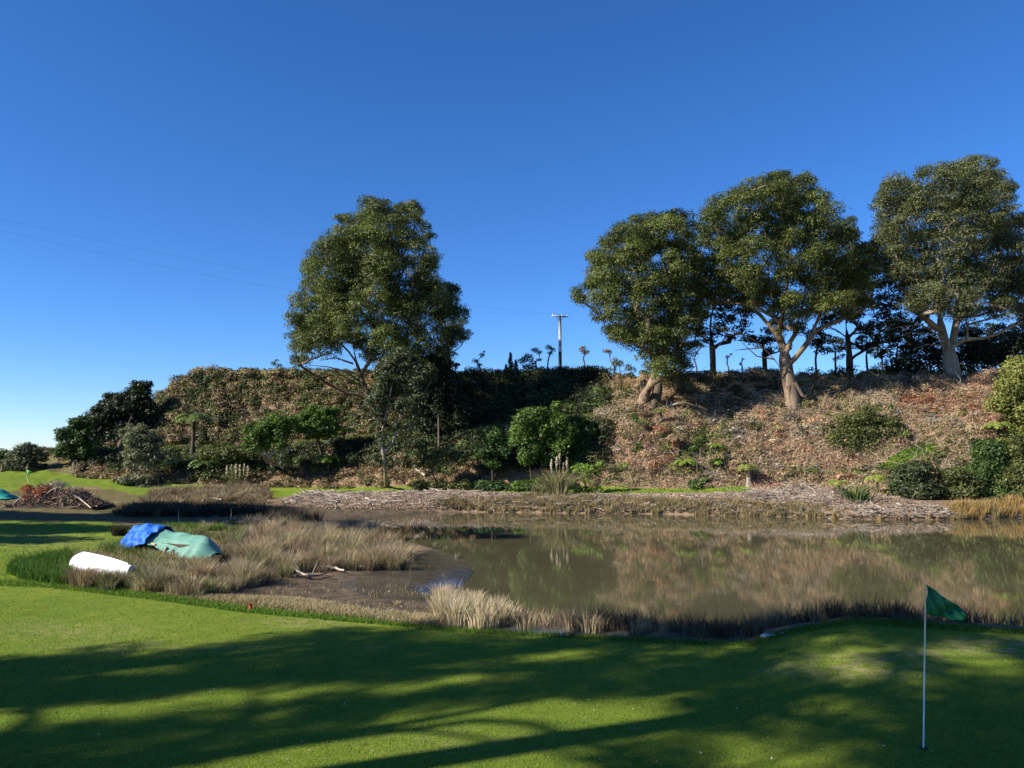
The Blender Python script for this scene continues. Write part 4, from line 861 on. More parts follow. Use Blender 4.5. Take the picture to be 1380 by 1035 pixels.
V, Q, c = flakes(P, 0.22, 0.05, pick([(0.38, 0.29, 0.21), (0.27, 0.195, 0.14), (0.44, 0.35, 0.25), (0.12, 0.08, 0.055), (0.36, 0.23, 0.16)], [3, 3, 1.6, 2.4, 2.4], len(P)), np.full(len(P), 0.22), 1.0)
A.add(V, Q, c)
tag(A.build('driftwood_debris', STICK), 'pale flood debris of sticks and dead reeds heaped along the far shore', kind='stuff')
def log(label, pts, r, m=LOGM, name='driftwood_log', D=None, group='logs and branches lying about', lift=0.12, twigs=0):
    P = []
    for a, b_ in pts:
        w = hit(a, b_, dmin=18); P.append(w+np.array([0, 0, lift]))
    P = np.array(P)
    if D: P = np.array([[*at(a, b_, D)] for a, b_ in pts]); 
    n = 9; t = np.linspace(0, 1, len(P)); tt = np.linspace(0, 1, n); Q_ = np.stack([np.interp(tt, t, P[:, k]) for k in range(3)], -1)
    Q_[1:-1] += RNG.normal(size=(n-2, 3))*r*0.35
    A = Acc(); A.tube(Q_, np.linspace(r, r*0.55, n)*RNG.uniform(0.9, 1.1, n), 8)
    for k in range(twigs):
        i = RNG.integers(2, n-1); e = Q_[i]+np.array([RNG.normal()*0.4, RNG.normal()*0.2, abs(RNG.normal())*0.35+.1]); A.tube([Q_[i], (Q_[i]+e)/2+RNG.normal(size=3)*0.04, e], [r*0.4, r*0.3, r*0.15], 5)
    loc = Q_[0]; o = A.build(name, m, smooth=True, loc=loc); o.location = tuple(loc); return tag(o, label, 'log', group)
log('pale log pointing at the water on the near marsh mud', [(440, 769), (452, 771), (464, 773)], 0.07)
log('long bleached diagonal branch lying among marsh grass on the mud', [(390, 766), (399, 774), (410, 781), (428, 780)], 0.05, twigs=3)
log('dark wet branch on the mud below the pale log', [(398, 782), (420, 782), (440, 777)], 0.045, BARK_DEAD)
log('thick bleached log among debris in the middle of the far shore', [(492, 674), (505, 677), (520, 680)], 0.12)
log('bleached twisted driftwood lying on the dark reeds behind the covered boat', [(272, 683), (282, 680), (298, 682)], 0.09, lift=0.5, twigs=2)
log('long pale log slanting across the debris at the right of the far shore', [(1208, 682), (1222, 687), (1236, 692)], 0.1)
log('second long pale log lying below the slanting one on the right shore', [(1190, 691), (1215, 692), (1240, 694)], 0.08)
log('thin curved pale branch dipping into the water near the right edge', [(1344, 685), (1356, 692), (1368, 698), (1379, 698)], 0.05)
log('forked whitish dead branch in front of the flax on the right shore', [(1122, 668), (1138, 666), (1150, 658)], 0.13, twigs=2, lift=0.3)
log('pale fallen log lying across the bank right of the leaning gum butt', [(897, 551), (910, 549), (922, 546)], 0.14, lift=0.15)
log('grey fallen trunk piece at the foot of the bank right of the slim tree', [(556, 634), (565, 641), (572, 645)], 0.16, lift=0.3)
log('long thin pale stick on the debris left of the pampas grass', [(632, 678), (650, 676), (668, 672)], 0.06)
log('small pale log among debris right of the pampas grass', [(965, 668), (985, 669), (1000, 671)], 0.1)
log('bleached log at the far left end of the debris line', [(455, 671), (468, 674), (482, 672)], 0.09)

# ------------------------------------------------------------------ grasses and rushes
RT = (0.36, 0.28, 0.165); RL = (0.46, 0.37, 0.235); RG = (0.19, 0.18, 0.085); RB = (0.20, 0.135, 0.09); RD = (0.07, 0.055, 0.04); RGR = (0.12, 0.17, 0.04); RGY = (0.27, 0.235, 0.18)
def tussocks(C, nb, h, spread, w, pals, wt, lean=0.55, tipc=None):
    """rush clumps: blades fanning out from clump centres"""
    M = len(C); idx = np.repeat(np.arange(M), nb); K = len(idx)
    hs_ = RNG.uniform(h[0], h[1], M)[idx]*RNG.uniform(0.6, 1.1, K)
    a = RNG.uniform(0, 2*math.pi, K); r = np.sqrt(RNG.random(K))
    off = np.stack([np.cos(a)*r, np.sin(a)*r, 0*a], -1)
    P = C[idx]+off*spread*0.5; P[:, 2] = C[idx, 2]-0.03
    L = off*lean+RNG.normal(size=(K, 3))*0.12; L[:, 2] = 0
    base = pick(pals, wt, M)[idx]; col = base*0.8+pick(pals, wt, K)*0.2
    return blades(P, hs_, w, L, col, 0.25, tipc=tipc)
reseed(34)
A = Acc()
M1 = [(190, 798), (180, 775), (200, 745), (230, 722), (290, 712), (300, 698), (340, 690), (400, 694), (450, 700), (500, 716), (545, 742), (556, 758), (535, 772), (480, 768), (430, 772), (390, 776), (340, 792), (260, 804)]
W_ = scatter(M1, 640, (20, 50))
# keep the boats' ground clear
_b0 = hit(196, 742, dmin=20); _b1 = hit(283, 757, dmin=20)
def clear_boats(W_):
    d = polydist(W_[:, 0], W_[:, 1], [tuple(_b0[:2]), tuple(_b1[:2])]); px, py = proj(W_[:, 0], W_[:, 1], W_[:, 2])
    return W_[(d > 0.75) & ~((px > 95) & (px < 184) & (py > 748) & (py < 778))]
W_ = clear_boats(W_)
nn = fbm(W_[:, 0]*0.35, W_[:, 1]*0.35, 55, 3); ppx, ppy = proj(W_[:, 0], W_[:, 1], W_[:, 2])
grnm = (ppx < 330) & (ppy < 738); tallm = nn > 0.47
near_ = (ppy > 760) & (ppx < 330)
low_ = (ppx < 318) & ~grnm
A.add(*tussocks(W_[low_], 110, (0.22, 0.5), 0.5, 0.014, [RT, RL, RG, RGY, RB, RGR], [2, 1.3, 2, 1.3, 1.5, 1]))
grnm = grnm | low_
A.add(*tussocks(W_[tallm & ~grnm], 140, (0.45, 0.95), 0.55, 0.014, [RT, RL, RG, RGY, (0.25, .15, .10), RD], [3, 2, 1.3, 1.5, 2.0, .6]))
A.add(*tussocks(W_[~tallm & ~grnm], 120, (0.35, 0.75), 0.5, 0.014, [RB, RG, RD, RT, RGY], [2, 1.6, 1.6, 1.6, 1]))
grnm = (ppx < 330) & (ppy < 738)
A.add(*tussocks(W_[grnm], 70, (0.3, 0.6), 0.5, 0.022, [RGR, RG, RT], [3, 2, 1]))
W_ = clear_boats(scatter([(180, 760), (245, 745), (262, 760), (250, 800), (190, 796)], 60, (20, 50)))
A.add(*tussocks(W_, 90, (0.22, 0.48), 0.5, 0.014, [RG, RT, RGR, RB], [2, 2, 1, 1]))
tag(A.build('marsh_grass', STRAW), 'tan and grey brown marsh rushes between the boats and the pond', kind='stuff')
A = Acc()
W_ = scatter([(330, 806), (420, 812), (500, 826), (585, 834), (590, 844), (540, 842), (440, 829), (340, 817), (250, 808)], 26000, (14, 32)); A.add(*blades(W_, RNG.uniform(0.04, 0.16, len(W_)), 0.012, 0.9, pick([RT, RL, RG, OCH, RGR], [3, 2, 2, 1, .5], len(W_))))
W_ = scatter([(300, 800), (400, 782), (560, 790), (610, 806), (560, 830), (420, 812)], 3500, (14, 40)); k = fbm(W_[:, 0]*1.3, W_[:, 1]*1.3, 66, 3) > 0.52; W_ = W_[k]; A.add(*blades(W_, RNG.uniform(0.03, 0.12, len(W_)), 0.014, 1.0, pick([RT, RB, RD, RG], [2, 1, 2, 1], len(W_))))
tag(A.build('dry_grass', STRAW), 'short dry yellow grass between the lawn edge and the mud', kind='stuff')
A = Acc()
W_ = scatter([(586, 806), (605, 804), (650, 818), (690, 822), (692, 850), (640, 848), (590, 838)], 130, (12, 32)); A.add(*tussocks(W_, 80, (0.35, 0.68), 0.35, 0.014, [RL, RT, (0.5, .42, .28)], [3, 2, 2], 0.35))
W_ = scatter([(690, 836), (760, 846), (850, 850), (860, 858), (700, 850)], 46, (12, 30)); A.add(*tussocks(W_, 34, (0.35, 0.6), 0.3, 0.013, [RB, RT, RD], [2, 2, 1], 0.35))
tag(A.build('reeds', STRAW), 'stand of pale straw coloured reeds at the lawn edge beside the grey mud', kind='stuff')
A = Acc()
def rim(pxs, back=(0.3, 2.0), n=100):
    px = RNG.uniform(pxs[0], pxs[1], n); u = (px-CX)/F*0.985; D = np.interp(u, LINES[0][0], LINES[0][1])+RNG.uniform(back[0], back[1], n); x = u*D; return np.stack([x, D, gz(x, D)], -1)
W_ = rim((850, 1245), (-0.05, 2.6), 190); A.add(*tussocks(W_, 48, (0.15, 0.55), 0.35, 0.011, [RD, (0.06, .045, .03), RB, RT], [2, 2, 2, 1], 0.3, tipc=(0.10, 0.06, 0.04)))
W_ = rim((1245, 1400), (0.2, 2.0), 26); A.add(*tussocks(W_, 34, (0.3, 0.5), 0.3, 0.013, [RD, RB], [2, 1], 0.3))
W_ = rim((760, 860), (0.6, 2.4), 26); A.add(*tussocks(W_, 34, (0.35, 0.6), 0.3, 0.013, [RD, RB], [2, 1], 0.3))
tag(A.build('rushes', STRAW), 'dark brown sea rushes with seed heads behind the lawn edge on the right', kind='stuff')
A = Acc()
W_ = scatter([(190, 684), (200, 666), (270, 660), (330, 655), (362, 660), (360, 684)], 260, (45, 80)); A.add(*tussocks(W_, 60, (0.45, 0.9), 0.7, 0.035, [RB, RT, RD, RGY], [3, 2, 1, 1]))
W_ = scatter([(155, 697), (162, 688), (350, 688), (400, 694), (440, 702), (380, 704), (340, 697)], 210, (45, 66)); A.add(*tussocks(W_, 70, (0.6, 0.9), 0.6, 0.035, [RD, (0.05, 0.04, 0.035), RB], [3, 2, 1]))
tag(A.build('back_rushes', STRAW), 'dark and brown rush beds behind the covered boat', kind='stuff')
A = Acc()                                             # fringe along the far waterline
def shore_fringe(p0, p1, n, h, pals, wt, dd=(0.0, 1.5)):
    t = RNG.random(n); i0 = [q for q in WATER_PX[3:14]]; xs_ = np.array([q[0] for q in i0]); ys_ = np.array([q[1] for q in i0]); px = p0+(p1-p0)*t; py = np.interp(px, xs_, ys_)
    w = at_z(px, py, 0.0); w[:, 1] += RNG.uniform(dd[0], dd[1], n); w[:, 2] = np.maximum(gz(w[:, 0], w[:, 1]), 0); A.add(*tussocks(w, 45, h, 0.5, 0.035, pals, wt, 0.4))
shore_fringe(590, 1130, 800, (0.22, 0.55), [RT, RG, OCH, RB], [2, 2, 1, 1]); shore_fringe(1290, 1440, 170, (0.5, 0.9), [OCH, RG, (0.33, .2, .07)], [2, 1, 2]); shore_fringe(1100, 1300, 70, (0.2, 0.4), [OCH, RB], [1, 1])
shore_fringe(700, 840, 40, (0.3, 0.6), [RG, RT, OLV], [1, 1, 1], (1.5, 3.5))
tag(A.build('shore_grass', STRAW), 'yellow brown grass fringe along the far waterline', kind='stuff')
A = Acc()                                             # rank green grass
W_ = scatter([(8, 772), (25, 758), (95, 746), (100, 770), (80, 790), (30, 782)], 7000, (20, 40)); A.add(*blades(W_, RNG.uniform(0.15, 0.42, len(W_)), 0.02, 0.8, pick([(0.05, .11, .02), (.09, .17, .03), (.04, .07, .02)], [2, 2, 2], len(W_))))
W_ = scatter([(95, 746), (165, 738), (182, 722), (230, 740), (200, 752), (180, 750), (130, 742)], 6500, (20, 42)); A.add(*blades(W_, RNG.uniform(0.15, 0.5, len(W_)), 0.018, 0.7, pick([(0.07, .13, .025), (.12, .2, .04), RG, RT], [2, 2, 1, 1], len(W_))))
W_ = scatter([(185, 716), (300, 700), (300, 716), (250, 716)], 5000, (24, 50)); A.add(*blades(W_, RNG.uniform(0.15, 0.4, len(W_)), 0.025, 0.7, pick([(0.07, .13, .025), (.12, .2, .04), RG], [2, 2, 1], len(W_))))
W_ = scatter([(0, 783), (60, 784), (200, 799), (330, 818), (440, 830), (560, 841), (560, 846), (440, 836), (330, 826), (200, 808), (60, 792), (0, 790)], 15000, (12, 40)); A.add(*blades(W_, RNG.uniform(0.02, 0.10, len(W_)), 0.013, 0.8, pick([(0.07, .14, .02), (.11, .19, .03), (.18, .24, .05)], [2, 3, 1], len(W_))))
W_ = scatter([(560, 842), (700, 851), (860, 859), (950, 864), (1010, 864), (1060, 848), (1150, 833), (1250, 838), (1330, 845), (1400, 850), (1400, 857), (1150, 842), (1060, 856), (1010, 872), (860, 866), (560, 849)], 13000, (12, 30)); A.add(*blades(W_, RNG.uniform(0.02, 0.09, len(W_)), 0.010, 0.8, pick([(0.06, .12, .02), (.10, .17, .03)], [2, 2], len(W_))))
W_ = scatter([(95, 746), (180, 740), (260, 752), (255, 800), (200, 798), (60, 786)], 9000, (20, 42)); A.add(*blades(W_, RNG.uniform(0.12, 0.38, len(W_)), 0.014, 0.7, pick([(0.10, .15, .035), RG, RT, RB], [2, 2, 1.4, 1], len(W_))))
for pl_, n_ in ((LAWN_E, 2600), (LAWN_D, 2600)):
    W_ = scatter(pl_, n_, (60, 82)); A.add(*blades(W_, RNG.uniform(0.06, 0.2, len(W_)), 0.05, 0.8, pick([(0.07, .15, .02), (.12, .2, .03)], [2, 2], len(W_))))
P = field(9000, U(100), U(880), -0.1, 1.0, (7, 8)); A.add(*blades(P, RNG.uniform(0.08, 0.25, len(P)), 0.05, 0.8, pick([(0.05, .09, .02), (.08, .12, .025), RG], [2, 2, 1], len(P))))
tag(A.build('rough_grass', TURF), 'rank green grass along the lawn edge and round the white boat', kind='stuff')
reseed(35)
A = Acc()                                             # mown turf
n = 200000; D = 1/(RNG.uniform(1/27.0, 1/9.0, n)); u = RNG.uniform(-0.70, 0.70, n); x = u*D; z = gz(x, D, True); px, py = proj(x, D, z); k = inpoly(px, py, LAWN_L)
P = np.stack([x, D, z], -1)[k]; g_ = fbm(P[:, 0]*0.5, P[:, 1]*0.5, 77, 3)[:, None]
col = pick([(0.10, .165, .018), (.15, .225, .026), (.23, .275, .045)], [3, 3, 1.2], len(P))*(0.7+0.6*g_); s_ = np.sqrt(P[:, 1]/12)
A.add(*blades(P, RNG.uniform(0.012, 0.028, len(P))*s_, 0.007*s_, 1.2, col))
W_ = scatter(LAWN_B, 14000, (22, 56)); A.add(*blades(W_, RNG.uniform(0.03, 0.08, len(W_)), 0.022, 1.0, pick([(0.10, .165, .018), (.15, .225, .026), (.23, .275, .045)], [3, 3, 1], len(W_))))
tag(A.build('lawn_grass', TURF), 'short mown green grass of the golf lawn', kind='stuff')
A = Acc(); W_ = scatter([(0, 795), (200, 812), (560, 850), (900, 870), (1380, 860), (1380, 1035), (0, 1035)], 150, (9, 26)); V, Q, c = flakes(W_+np.array([0, 0, .02]), 0.04, 0.014, pick([(0.4, .34, .2), (.55, .5, .38), (.25, .17, .09)], [3, 2, 2], len(W_)), np.full(len(W_), 0.01), 2.0); A.add(V, Q, c)
tag(A.build('fallen_leaves', STRAW), 'a few fallen dry leaves on the lawn', kind='stuff')
A = Acc(); W_ = scatter([(420, 790), (560, 745), (640, 765), (600, 800), (840, 850), (690, 830), (560, 835), (430, 812)], 420, (16, 40)); V, Q, c = flakes(W_+np.array([0, 0, .01]), 0.06, 0.035, pick([(0.32, .28, .22), (.12, .09, .06), (.3, .25, .2)], [1, 3, 1], len(W_)), np.full(len(W_), 0.03), 2.0); A.add(V, Q, c)
tag(A.build('mud_litter', STICK), 'shells and litter on the mud', kind='stuff')
# ------------------------------------------------------------------ ferns, pampas, flax, single tussocks
def fern(label, crown, flen, base, D, pal=FERN, tr=0.11, nf=16, name='tree_fern', droop=0.55, group='tree ferns on the bank', bark=BARKD):
    b = hit(base[0], base[1], dmin=50); D = b[1]; c = at(crown[0], crown[1], D); L = flen*D/F
    t = thing(name, label, 'fern', b, group)
    A = Acc(); A.tube([b-np.array([0, 0, .3]), (b+c)/2+np.array([0.03, 0, 0]), c], [tr*1.3, tr, tr*0.9], 7); A.build('trunk', bark, t, True, b)
    A = Acc(); lo, hi = np.array(pal[0]), np.array(pal[1])
    for k in range(nf):
        az = k*2*math.pi/nf+RNG.normal()*0.15; d = np.array([math.cos(az), math.sin(az), 0]); l = L*RNG.uniform(0.8, 1.15); el = RNG.uniform(0.55, 1.25)
        s = np.linspace(0, 1, 11); R = c+d*(l*s*0.95)[:, None]+np.array([0, 0, 1])*(l*(el*s-(droop*0.6+el*0.75)*s**2.2))[:, None]
        side = np.cross(d, [0, 0, 1.0]); ws = l*0.26*np.sin(np.clip(s*0.93+0.08, 0, 1)*math.pi)**0.7
        ck = lo+(hi-lo)*RNG.uniform(0.2, 1)
        for i in range(10):
            for sg in (-1, 1):
                tp = side*sg; w_ = ws[i]; seg = (R[i+1]-R[i]); dn = np.array([0, 0, -0.25*w_])
                q = [R[i], R[i]+seg*0.75, R[i]+seg*0.9+tp*w_+dn, R[i]+seg*0.45+tp*w_*0.95+dn]
                A.add(q, [[0, 1, 2, 3]], ck*RNG.uniform(0.8, 1.2))
    A.build('fronds', LEAF, t, loc=b); return t
reseed(41)
fern('tall tree fern with a thick dark trunk in front of the left hill', (262, 566), 30, (258, 624), 82, ((.05, .08, .02), (.15, .19, .05)), 0.2, 20)
fern('low tree fern right of the tall pale olive shrub', (233, 624), 20, (233, 642), 79, ((.05, .09, .02), (.16, .22, .05)), 0.1)
fern('broad low tree fern on a short post-like trunk beside the dark hollow', (276, 627), 22, (277, 648), 79, ((.05, .08, .02), (.14, .19, .05)), 0.12)
fern('tree fern with upright fronds in front of the round bright green tree', (464, 582), 18, (462, 615), 78, FERN, 0.09, droop=0.4)
fern('bright low tree fern at the foot of the bank below the upright fern', (442, 620), 22, (443, 641), 77, FERN, 0.12)
fern('small round fern just right of the leaning gum butt', (890, 555), 13, (890, 571), 76, ((.08, .12, .02), (.22, .25, .06)), 0.16, droop=0.35)
fern('dead brown tree fern with a thin bare trunk on the cleared bank', (914, 590), 17, (914, 618), 74, ((.12, .08, .045), (.30, .21, .13)), 0.09, droop=0.7)
fern('bright fern at the foot of the dead brown tree fern', (924, 624), 18, (925, 634), 72, FERN, 0.1)
fern('fern right of the low green bush, upper one of two small ferns', (966, 602), 13, (966, 611), 74, FERN, 0.08)
fern('fern right of the low green bush, lower one of two small ferns', (966, 624), 12, (967, 632), 72, FERN, 0.08)
fern('tree fern drooping on a pale stump above the debris', (1008, 632), 19, (1010, 656), 70, ((.07, .11, .02), (.22, .25, .06)), 0.26, droop=0.6, bark=BARKP)
fern('yellow green fern on the left of the flax', (1130, 652), 17, (1132, 668), 67, ((.14, .18, .03), (.33, .36, .08)), 0.08)
fern('yellow green tree fern between the flax and the broad dark leaved bush', (1182, 646), 18, (1182, 668), 67, ((.14, .18, .03), (.33, .36, .08)), 0.1)
fern('large yellow green tree fern spreading at the edge of the right corner bushes', (1342, 576), 24, (1342, 600), 69, ((.13, .18, .03), (.33, .38, .08)), 0.15)
fern('tree fern poking out between the right corner bushes', (1306, 634), 17, (1304, 655), 66, ((.12, .17, .03), (.30, .34, .07)), 0.1)
fern('tree fern cut by the right edge of the photo', (1384, 590), 20, (1384, 610), 68, FERN, 0.1)
fern('dark green fern on the toe of the bank right of the low yellowish bush', (1092, 634), 12, (1092, 642), 70, ((.05, .09, .02), (.16, .22, .05)), 0.08)

def pampas(label, base, h, plumes, nb=260, D=None, pal=(RG, RT, (0.2, .21, .09)), wid=0.9):
    b = hit(base[0], base[1], dmin=45); t = thing('pampas_grass', label, 'pampas grass', b, 'pampas grass clumps')
    P = np.tile(b, (nb, 1))+RNG.normal(size=(nb, 3))*np.array([wid*0.3, wid*0.25, 0]); a = P-b
    V, Q, c = blades(P, RNG.uniform(0.6, 1.0, nb)*h, 0.05, a/wid*0.9+RNG.normal(size=(nb, 3))*np.array([.15, .15, 0]), pick(pal, [2, 2, 2], nb), 0.6)
    mesh_from('leaves', V, Q, STRAW, c, t, loc=b)
    for (px, py) in plumes:
        tip = at(px, py, b[1]+RNG.normal()*0.15); st = tip-np.array([0, 0, 1.0]); A = Acc()
        A.tube([b+np.array([(tip[0]-b[0])*0.4, 0, 0.1]), st*0.6+b*0.4+np.array([(tip[0]-b[0])*.1, 0, 0]), st, tip-np.array([0, 0, .1])], [0.02, 0.018, 0.014, 0.01], 5, (0.42, 0.36, 0.2))
        n = 70; k = RNG.random(n); pp = st+(tip-st)*k[:, None]; V, Q, c = flakes(pp+RNG.normal(size=(n, 3))*0.05*np.sin(0.2+k*2.7)[:, None], 0.2, 0.06, pick([(0.62, .54, .38), (0.5, .42, .28)], [2, 1], n), np.full(n, 0.05), 0.2)
        A.add(V, Q, c); A.build('plume', STRAW, t, loc=b)
    return t
pampas('tall pampas grass with four cream plumes on the far shore', (752, 668), 2.6, [(743, 620), (750, 616), (754, 611), (764, 617), (759, 624)], 420, wid=1.3)
pampas('pampas clump with a row of short pale plumes behind the brown rushes at left', (318, 655), 1.6, [(306, 628), (312, 627), (318, 626), (323, 627), (329, 626), (334, 628)], 150)
pampas('plumeless low tussock just left of the tall pampas grass', (728, 668), 1.3, [], 200, wid=0.9)
b = hit(1152, 676, dmin=50); t = thing('flax_bush', 'flax bush of long green strap leaves with yellow dead ones on the right shore', 'flax', b)
n = 110; P = np.tile(b, (n, 1))+RNG.normal(size=(n, 3))*np.array([.45, .3, 0]); V, Q, c = blades(P, RNG.uniform(1.0, 1.9, n), 0.10, (P-b)*0.9+RNG.normal(size=(n, 3))*np.array([.25, .25, 0]), pick([(0.06, .11, .03), (.10, .16, .05), (.4, .36, .12)], [4, 3, 1.2], n), 0.7)
mesh_from('leaves', V, Q, LEAF, c, t, loc=b)

def tussock_thing(label, base, h, spread, pals, wt, n=5, nb=120, lean=0.5):
    b = hit(base[0], base[1], dmin=14); C = np.tile(b, (n, 1))+RNG.normal(size=(n, 3))*np.array([spread*0.4, spread*0.3, 0]); C[0] = b; C[:, 2] = gz(C[:, 0], C[:, 1])
    V, Q, c = tussocks(C, nb, (h*0.75, h), spread*0.6, 0.014, pals, wt, lean)
    o = mesh_from('rush_tussock', V, Q, STRAW, c, loc=b); o.location = tuple(b); return tag(o, label, 'tussock', 'single rush tussocks')
reseed(42)
tussock_thing('round brown tussock in front of the left part of the white boat', (112, 792), 0.68, 0.55, [RB, (0.27, .18, .13), RT], [3, 3, 1], 7)
tussock_thing('darker tussock in front of the right end of the white boat', (150, 795), 0.55, 0.5, [RD, RG, RB], [2, 2, 1], 6)
tussock_thing('tall reddish brown tussock in front of the covered boat', (272, 792), 0.95, 0.5, [RB, (0.27, .17, .12), RT], [3, 3, 1], 6)
tussock_thing('grey green tussock between the white boat and the reddish tussock', (222, 796), 0.7, 0.6, [RG, RGY, RB], [2, 2, 1], 6)
tussock_thing('pale tussock at the lawn edge near the red stake', (312, 800), 0.6, 0.6, [RGY, RT, RB], [2, 2, 1], 6)
tussock_thing('small dead tuft alone on the mud left of the reeds', (535, 815), 0.16, 0.2, [RL, RT], [2, 1], 2, 60)
tussock_thing('dark tussock standing behind the left end of the blue tarp', (158, 722), 0.7, 0.5, [RD, (.05, .07, .02), RG], [2, 2, 1], 5)
for k, (a, b_) in enumerate(((600, 741), (618, 752), (585, 737))):
    tussock_thing('few pale stems standing in the shallow water, '+('nearest the mud tip' if k == 1 else 'middle of three' if k == 0 else 'farthest of three from the mud tip'), (a, b_), 0.3, 0.2, [RG, RGY], [2, 1], 2, 22)

# ------------------------------------------------------------------ man-made things
def flat_mat(name, c, rough=0.5, var=0.15, scale=20, spec=0.4, bump=0.0):
    return simple_mat(name, tuple(v*(1-var) for v in c), tuple(min(1, v*(1+var)) for v in c), scale, rough, bump, None, spec)
WHITE = flat_mat('white_hull_paint', (0.80, 0.80, 0.78), 0.35, 0.05, 3); GREYP = flat_mat('weathered_white_edge', (0.55, 0.55, 0.52), 0.6, 0.15, 8)
BLUE = simple_mat('blue_tarp', (0.008, 0.075, 0.40), (0.03, 0.18, 0.66), 4, 0.62, 0.25, None, 0.3, 9)
GREEN = simple_mat('green_tarp', (0.055, 0.19, 0.14), (0.16, 0.33, 0.26), 1.6, 0.6, 0.2, (1, 1, 3), 0.35, 6)
TURQ = simple_mat('turquoise_tarp', (0.01, 0.20, 0.15), (0.03, 0.33, 0.26), 3, 0.5, 0.3, None, 0.4, 8)
WOOD = simple_mat('pale_timber', (0.36, 0.25, 0.13), (0.55, 0.42, 0.25), 6, 0.75, 0.2, (1, 1, 4), 0.2)
DKW = simple_mat('dark_timber', (0.04, 0.03, 0.022), (0.10, 0.075, 0.05), 5, 0.8, 0.2, None, 0.2)
CONC = simple_mat('grey_pole_concrete', (0.28, 0.27, 0.25), (0.45, 0.43, 0.40), 3, 0.8, 0.1, None, 0.2, None)
DKM = flat_mat('wire_and_pole_shade', (0.035, 0.035, 0.038), 0.6, 0.2, 4)  # dark tone for the wires and for shade painted on the lower pole
RED = flat_mat('red_stake_paint', (0.42, 0.06, 0.03), 0.6, 0.2, 30)
FLAGM = simple_mat('green_flag_cloth', (0.010, 0.10, 0.045), (0.018, 0.15, 0.07), 6, 0.7, 0.0, None, 0.2)
def loft(secs, close=False):
    secs = np.array(secs, float); n, m_ = secs.shape[:2]; i, j = np.meshgrid(np.arange(n-1), np.arange(m_-1), indexing='ij')
    return secs.reshape(-1, 3), np.stack([i*m_+j, i*m_+j+1, (i+1)*m_+j+1, (i+1)*m_+j], -1).reshape(-1, 4)
def solid(o, t, sub=0):
    if sub: s_ = o.modifiers.new('smooth', 'SUBSURF'); s_.levels = sub; s_.render_levels = sub
    s_ = o.modifiers.new('thick', 'SOLIDIFY'); s_.thickness = t; s_.offset = 0
def box(A, c, size, rot=(0, 0, 0), col=None):
    from mathutils import Euler
    R = np.array(Euler(rot).to_matrix()); s = np.array(size)/2; k = 0.12*min(size)
    V = []
    for sx in (-1, 1):
        for sy in (-1, 1):
            for sz in (-1, 1): V.append([sx*s[0], sy*s[1], sz*s[2]])
    V = np.array(V)@R.T+np.array(c); A.add(V, [[0, 1, 3, 2], [4, 6, 7, 5], [0, 4, 5, 1], [2, 3, 7, 6], [0, 2, 6, 4], [1, 5, 7, 3]], col)

# overturned white dinghy
reseed(51)
p0 = hit(104, 771, dmin=20); p1 = at(177, 774, p0[1]-0.8); p1[2] = drop(p1[0], p1[1])[2]; g0 = min(p0[2], p1[2])
ax = p1-p0; ax[2] = 0; L = np.linalg.norm(ax); ax /= L; sd = np.array([-ax[1], ax[0], 0]); secs = []
for s in np.linspace(0, 1, 15):
    e = math.sin(min(1, s/0.09)*math.pi/2) if s < 0.09 else 1
    w = 0.60*(0.80+0.2*math.sin(s*math.pi))*(0.82+0.18*e)*(1-0.62*s**2.2); h = (0.74-0.22*s-0.14*s**3)*(0.88+0.12*e)
    row = []
    for th in np.linspace(0, math.pi, 17):
        c_, s_ = math.cos(th), math.sin(th); row.append(p0+ax*(L*s)+sd*(w*np.sign(c_)*abs(c_)**0.95)+np.array([0, 0, g0-p0[2]+0.02+h*abs(s_)**0.85]))
    secs.append(row)
secs = np.array(secs); V, Q = loft(secs); t = thing('overturned_boat', 'white dinghy lying upside down in the grass at the lawn edge', 'boat', p0)
mesh_from('hull', V, Q, WHITE, parent=t, smooth=True, loc=p0)
for e, nm in ((0, 'stern_panel'), (-1, 'bow_panel')):
    row = secs[e]; c_ = row.mean(0); V = np.vstack([row, [c_]]); T = [[k, k+1, 17] for k in range(16)]
    mesh_from(nm, V, None, WHITE if e == 0 else GREYP, parent=t, tris=T, loc=p0)
A = Acc(); A.tube(secs[:, 0]+sd*0.02, 0.028, 6); A.tube(secs[:, -1]-sd*0.02, 0.028, 6); A.tube(secs[-1], 0.02, 5); A.build('gunwale', GREYP, t, True, p0)
A = Acc(); A.tube(secs[1:-1, 8]+np.array([0, 0, .012]), 0.022, 6); A.build('keel', WHITE, t, True, p0)

# long boat under blue and green tarpaulins
b0 = hit(188, 744, dmin=20); b1 = hit(286, 758, dmin=20); ax = b1-b0; ax[2] = 0; L = np.linalg.norm(ax); ax /= L; sd = np.array([-ax[1], ax[0], 0]); sd = sd if sd[1] < 0 else -sd
def BP(s, w, z): return b0+ax*(L*s)+sd*w+np.array([0, 0, (gz(np.array([(b0+ax*L*s)[0]]), np.array([(b0+ax*L*s)[1]]))[0]-b0[2])+z])
t = thing('covered_boat', 'long dark boat propped on timber under the blue and green tarpaulins', 'boat', b0)
secs = []
for s in np.linspace(0.03, 0.95, 11):
    w = 0.62*math.sin((0.12+0.85*s)*math.pi)**0.5; secs.append([BP(s, w*math.cos(th), 0.62-0.42*math.sin(th)**0.8) for th in np.linspace(0, math.pi, 9)])
V, Q = loft(secs); o = mesh_from('hull', V, Q, DKW, parent=t, smooth=True, loc=b0); solid(o, 0.03)
def bar(A, a, b, r): A.tube([a, (np.array(a)+np.array(b))/2, b], r, 5)
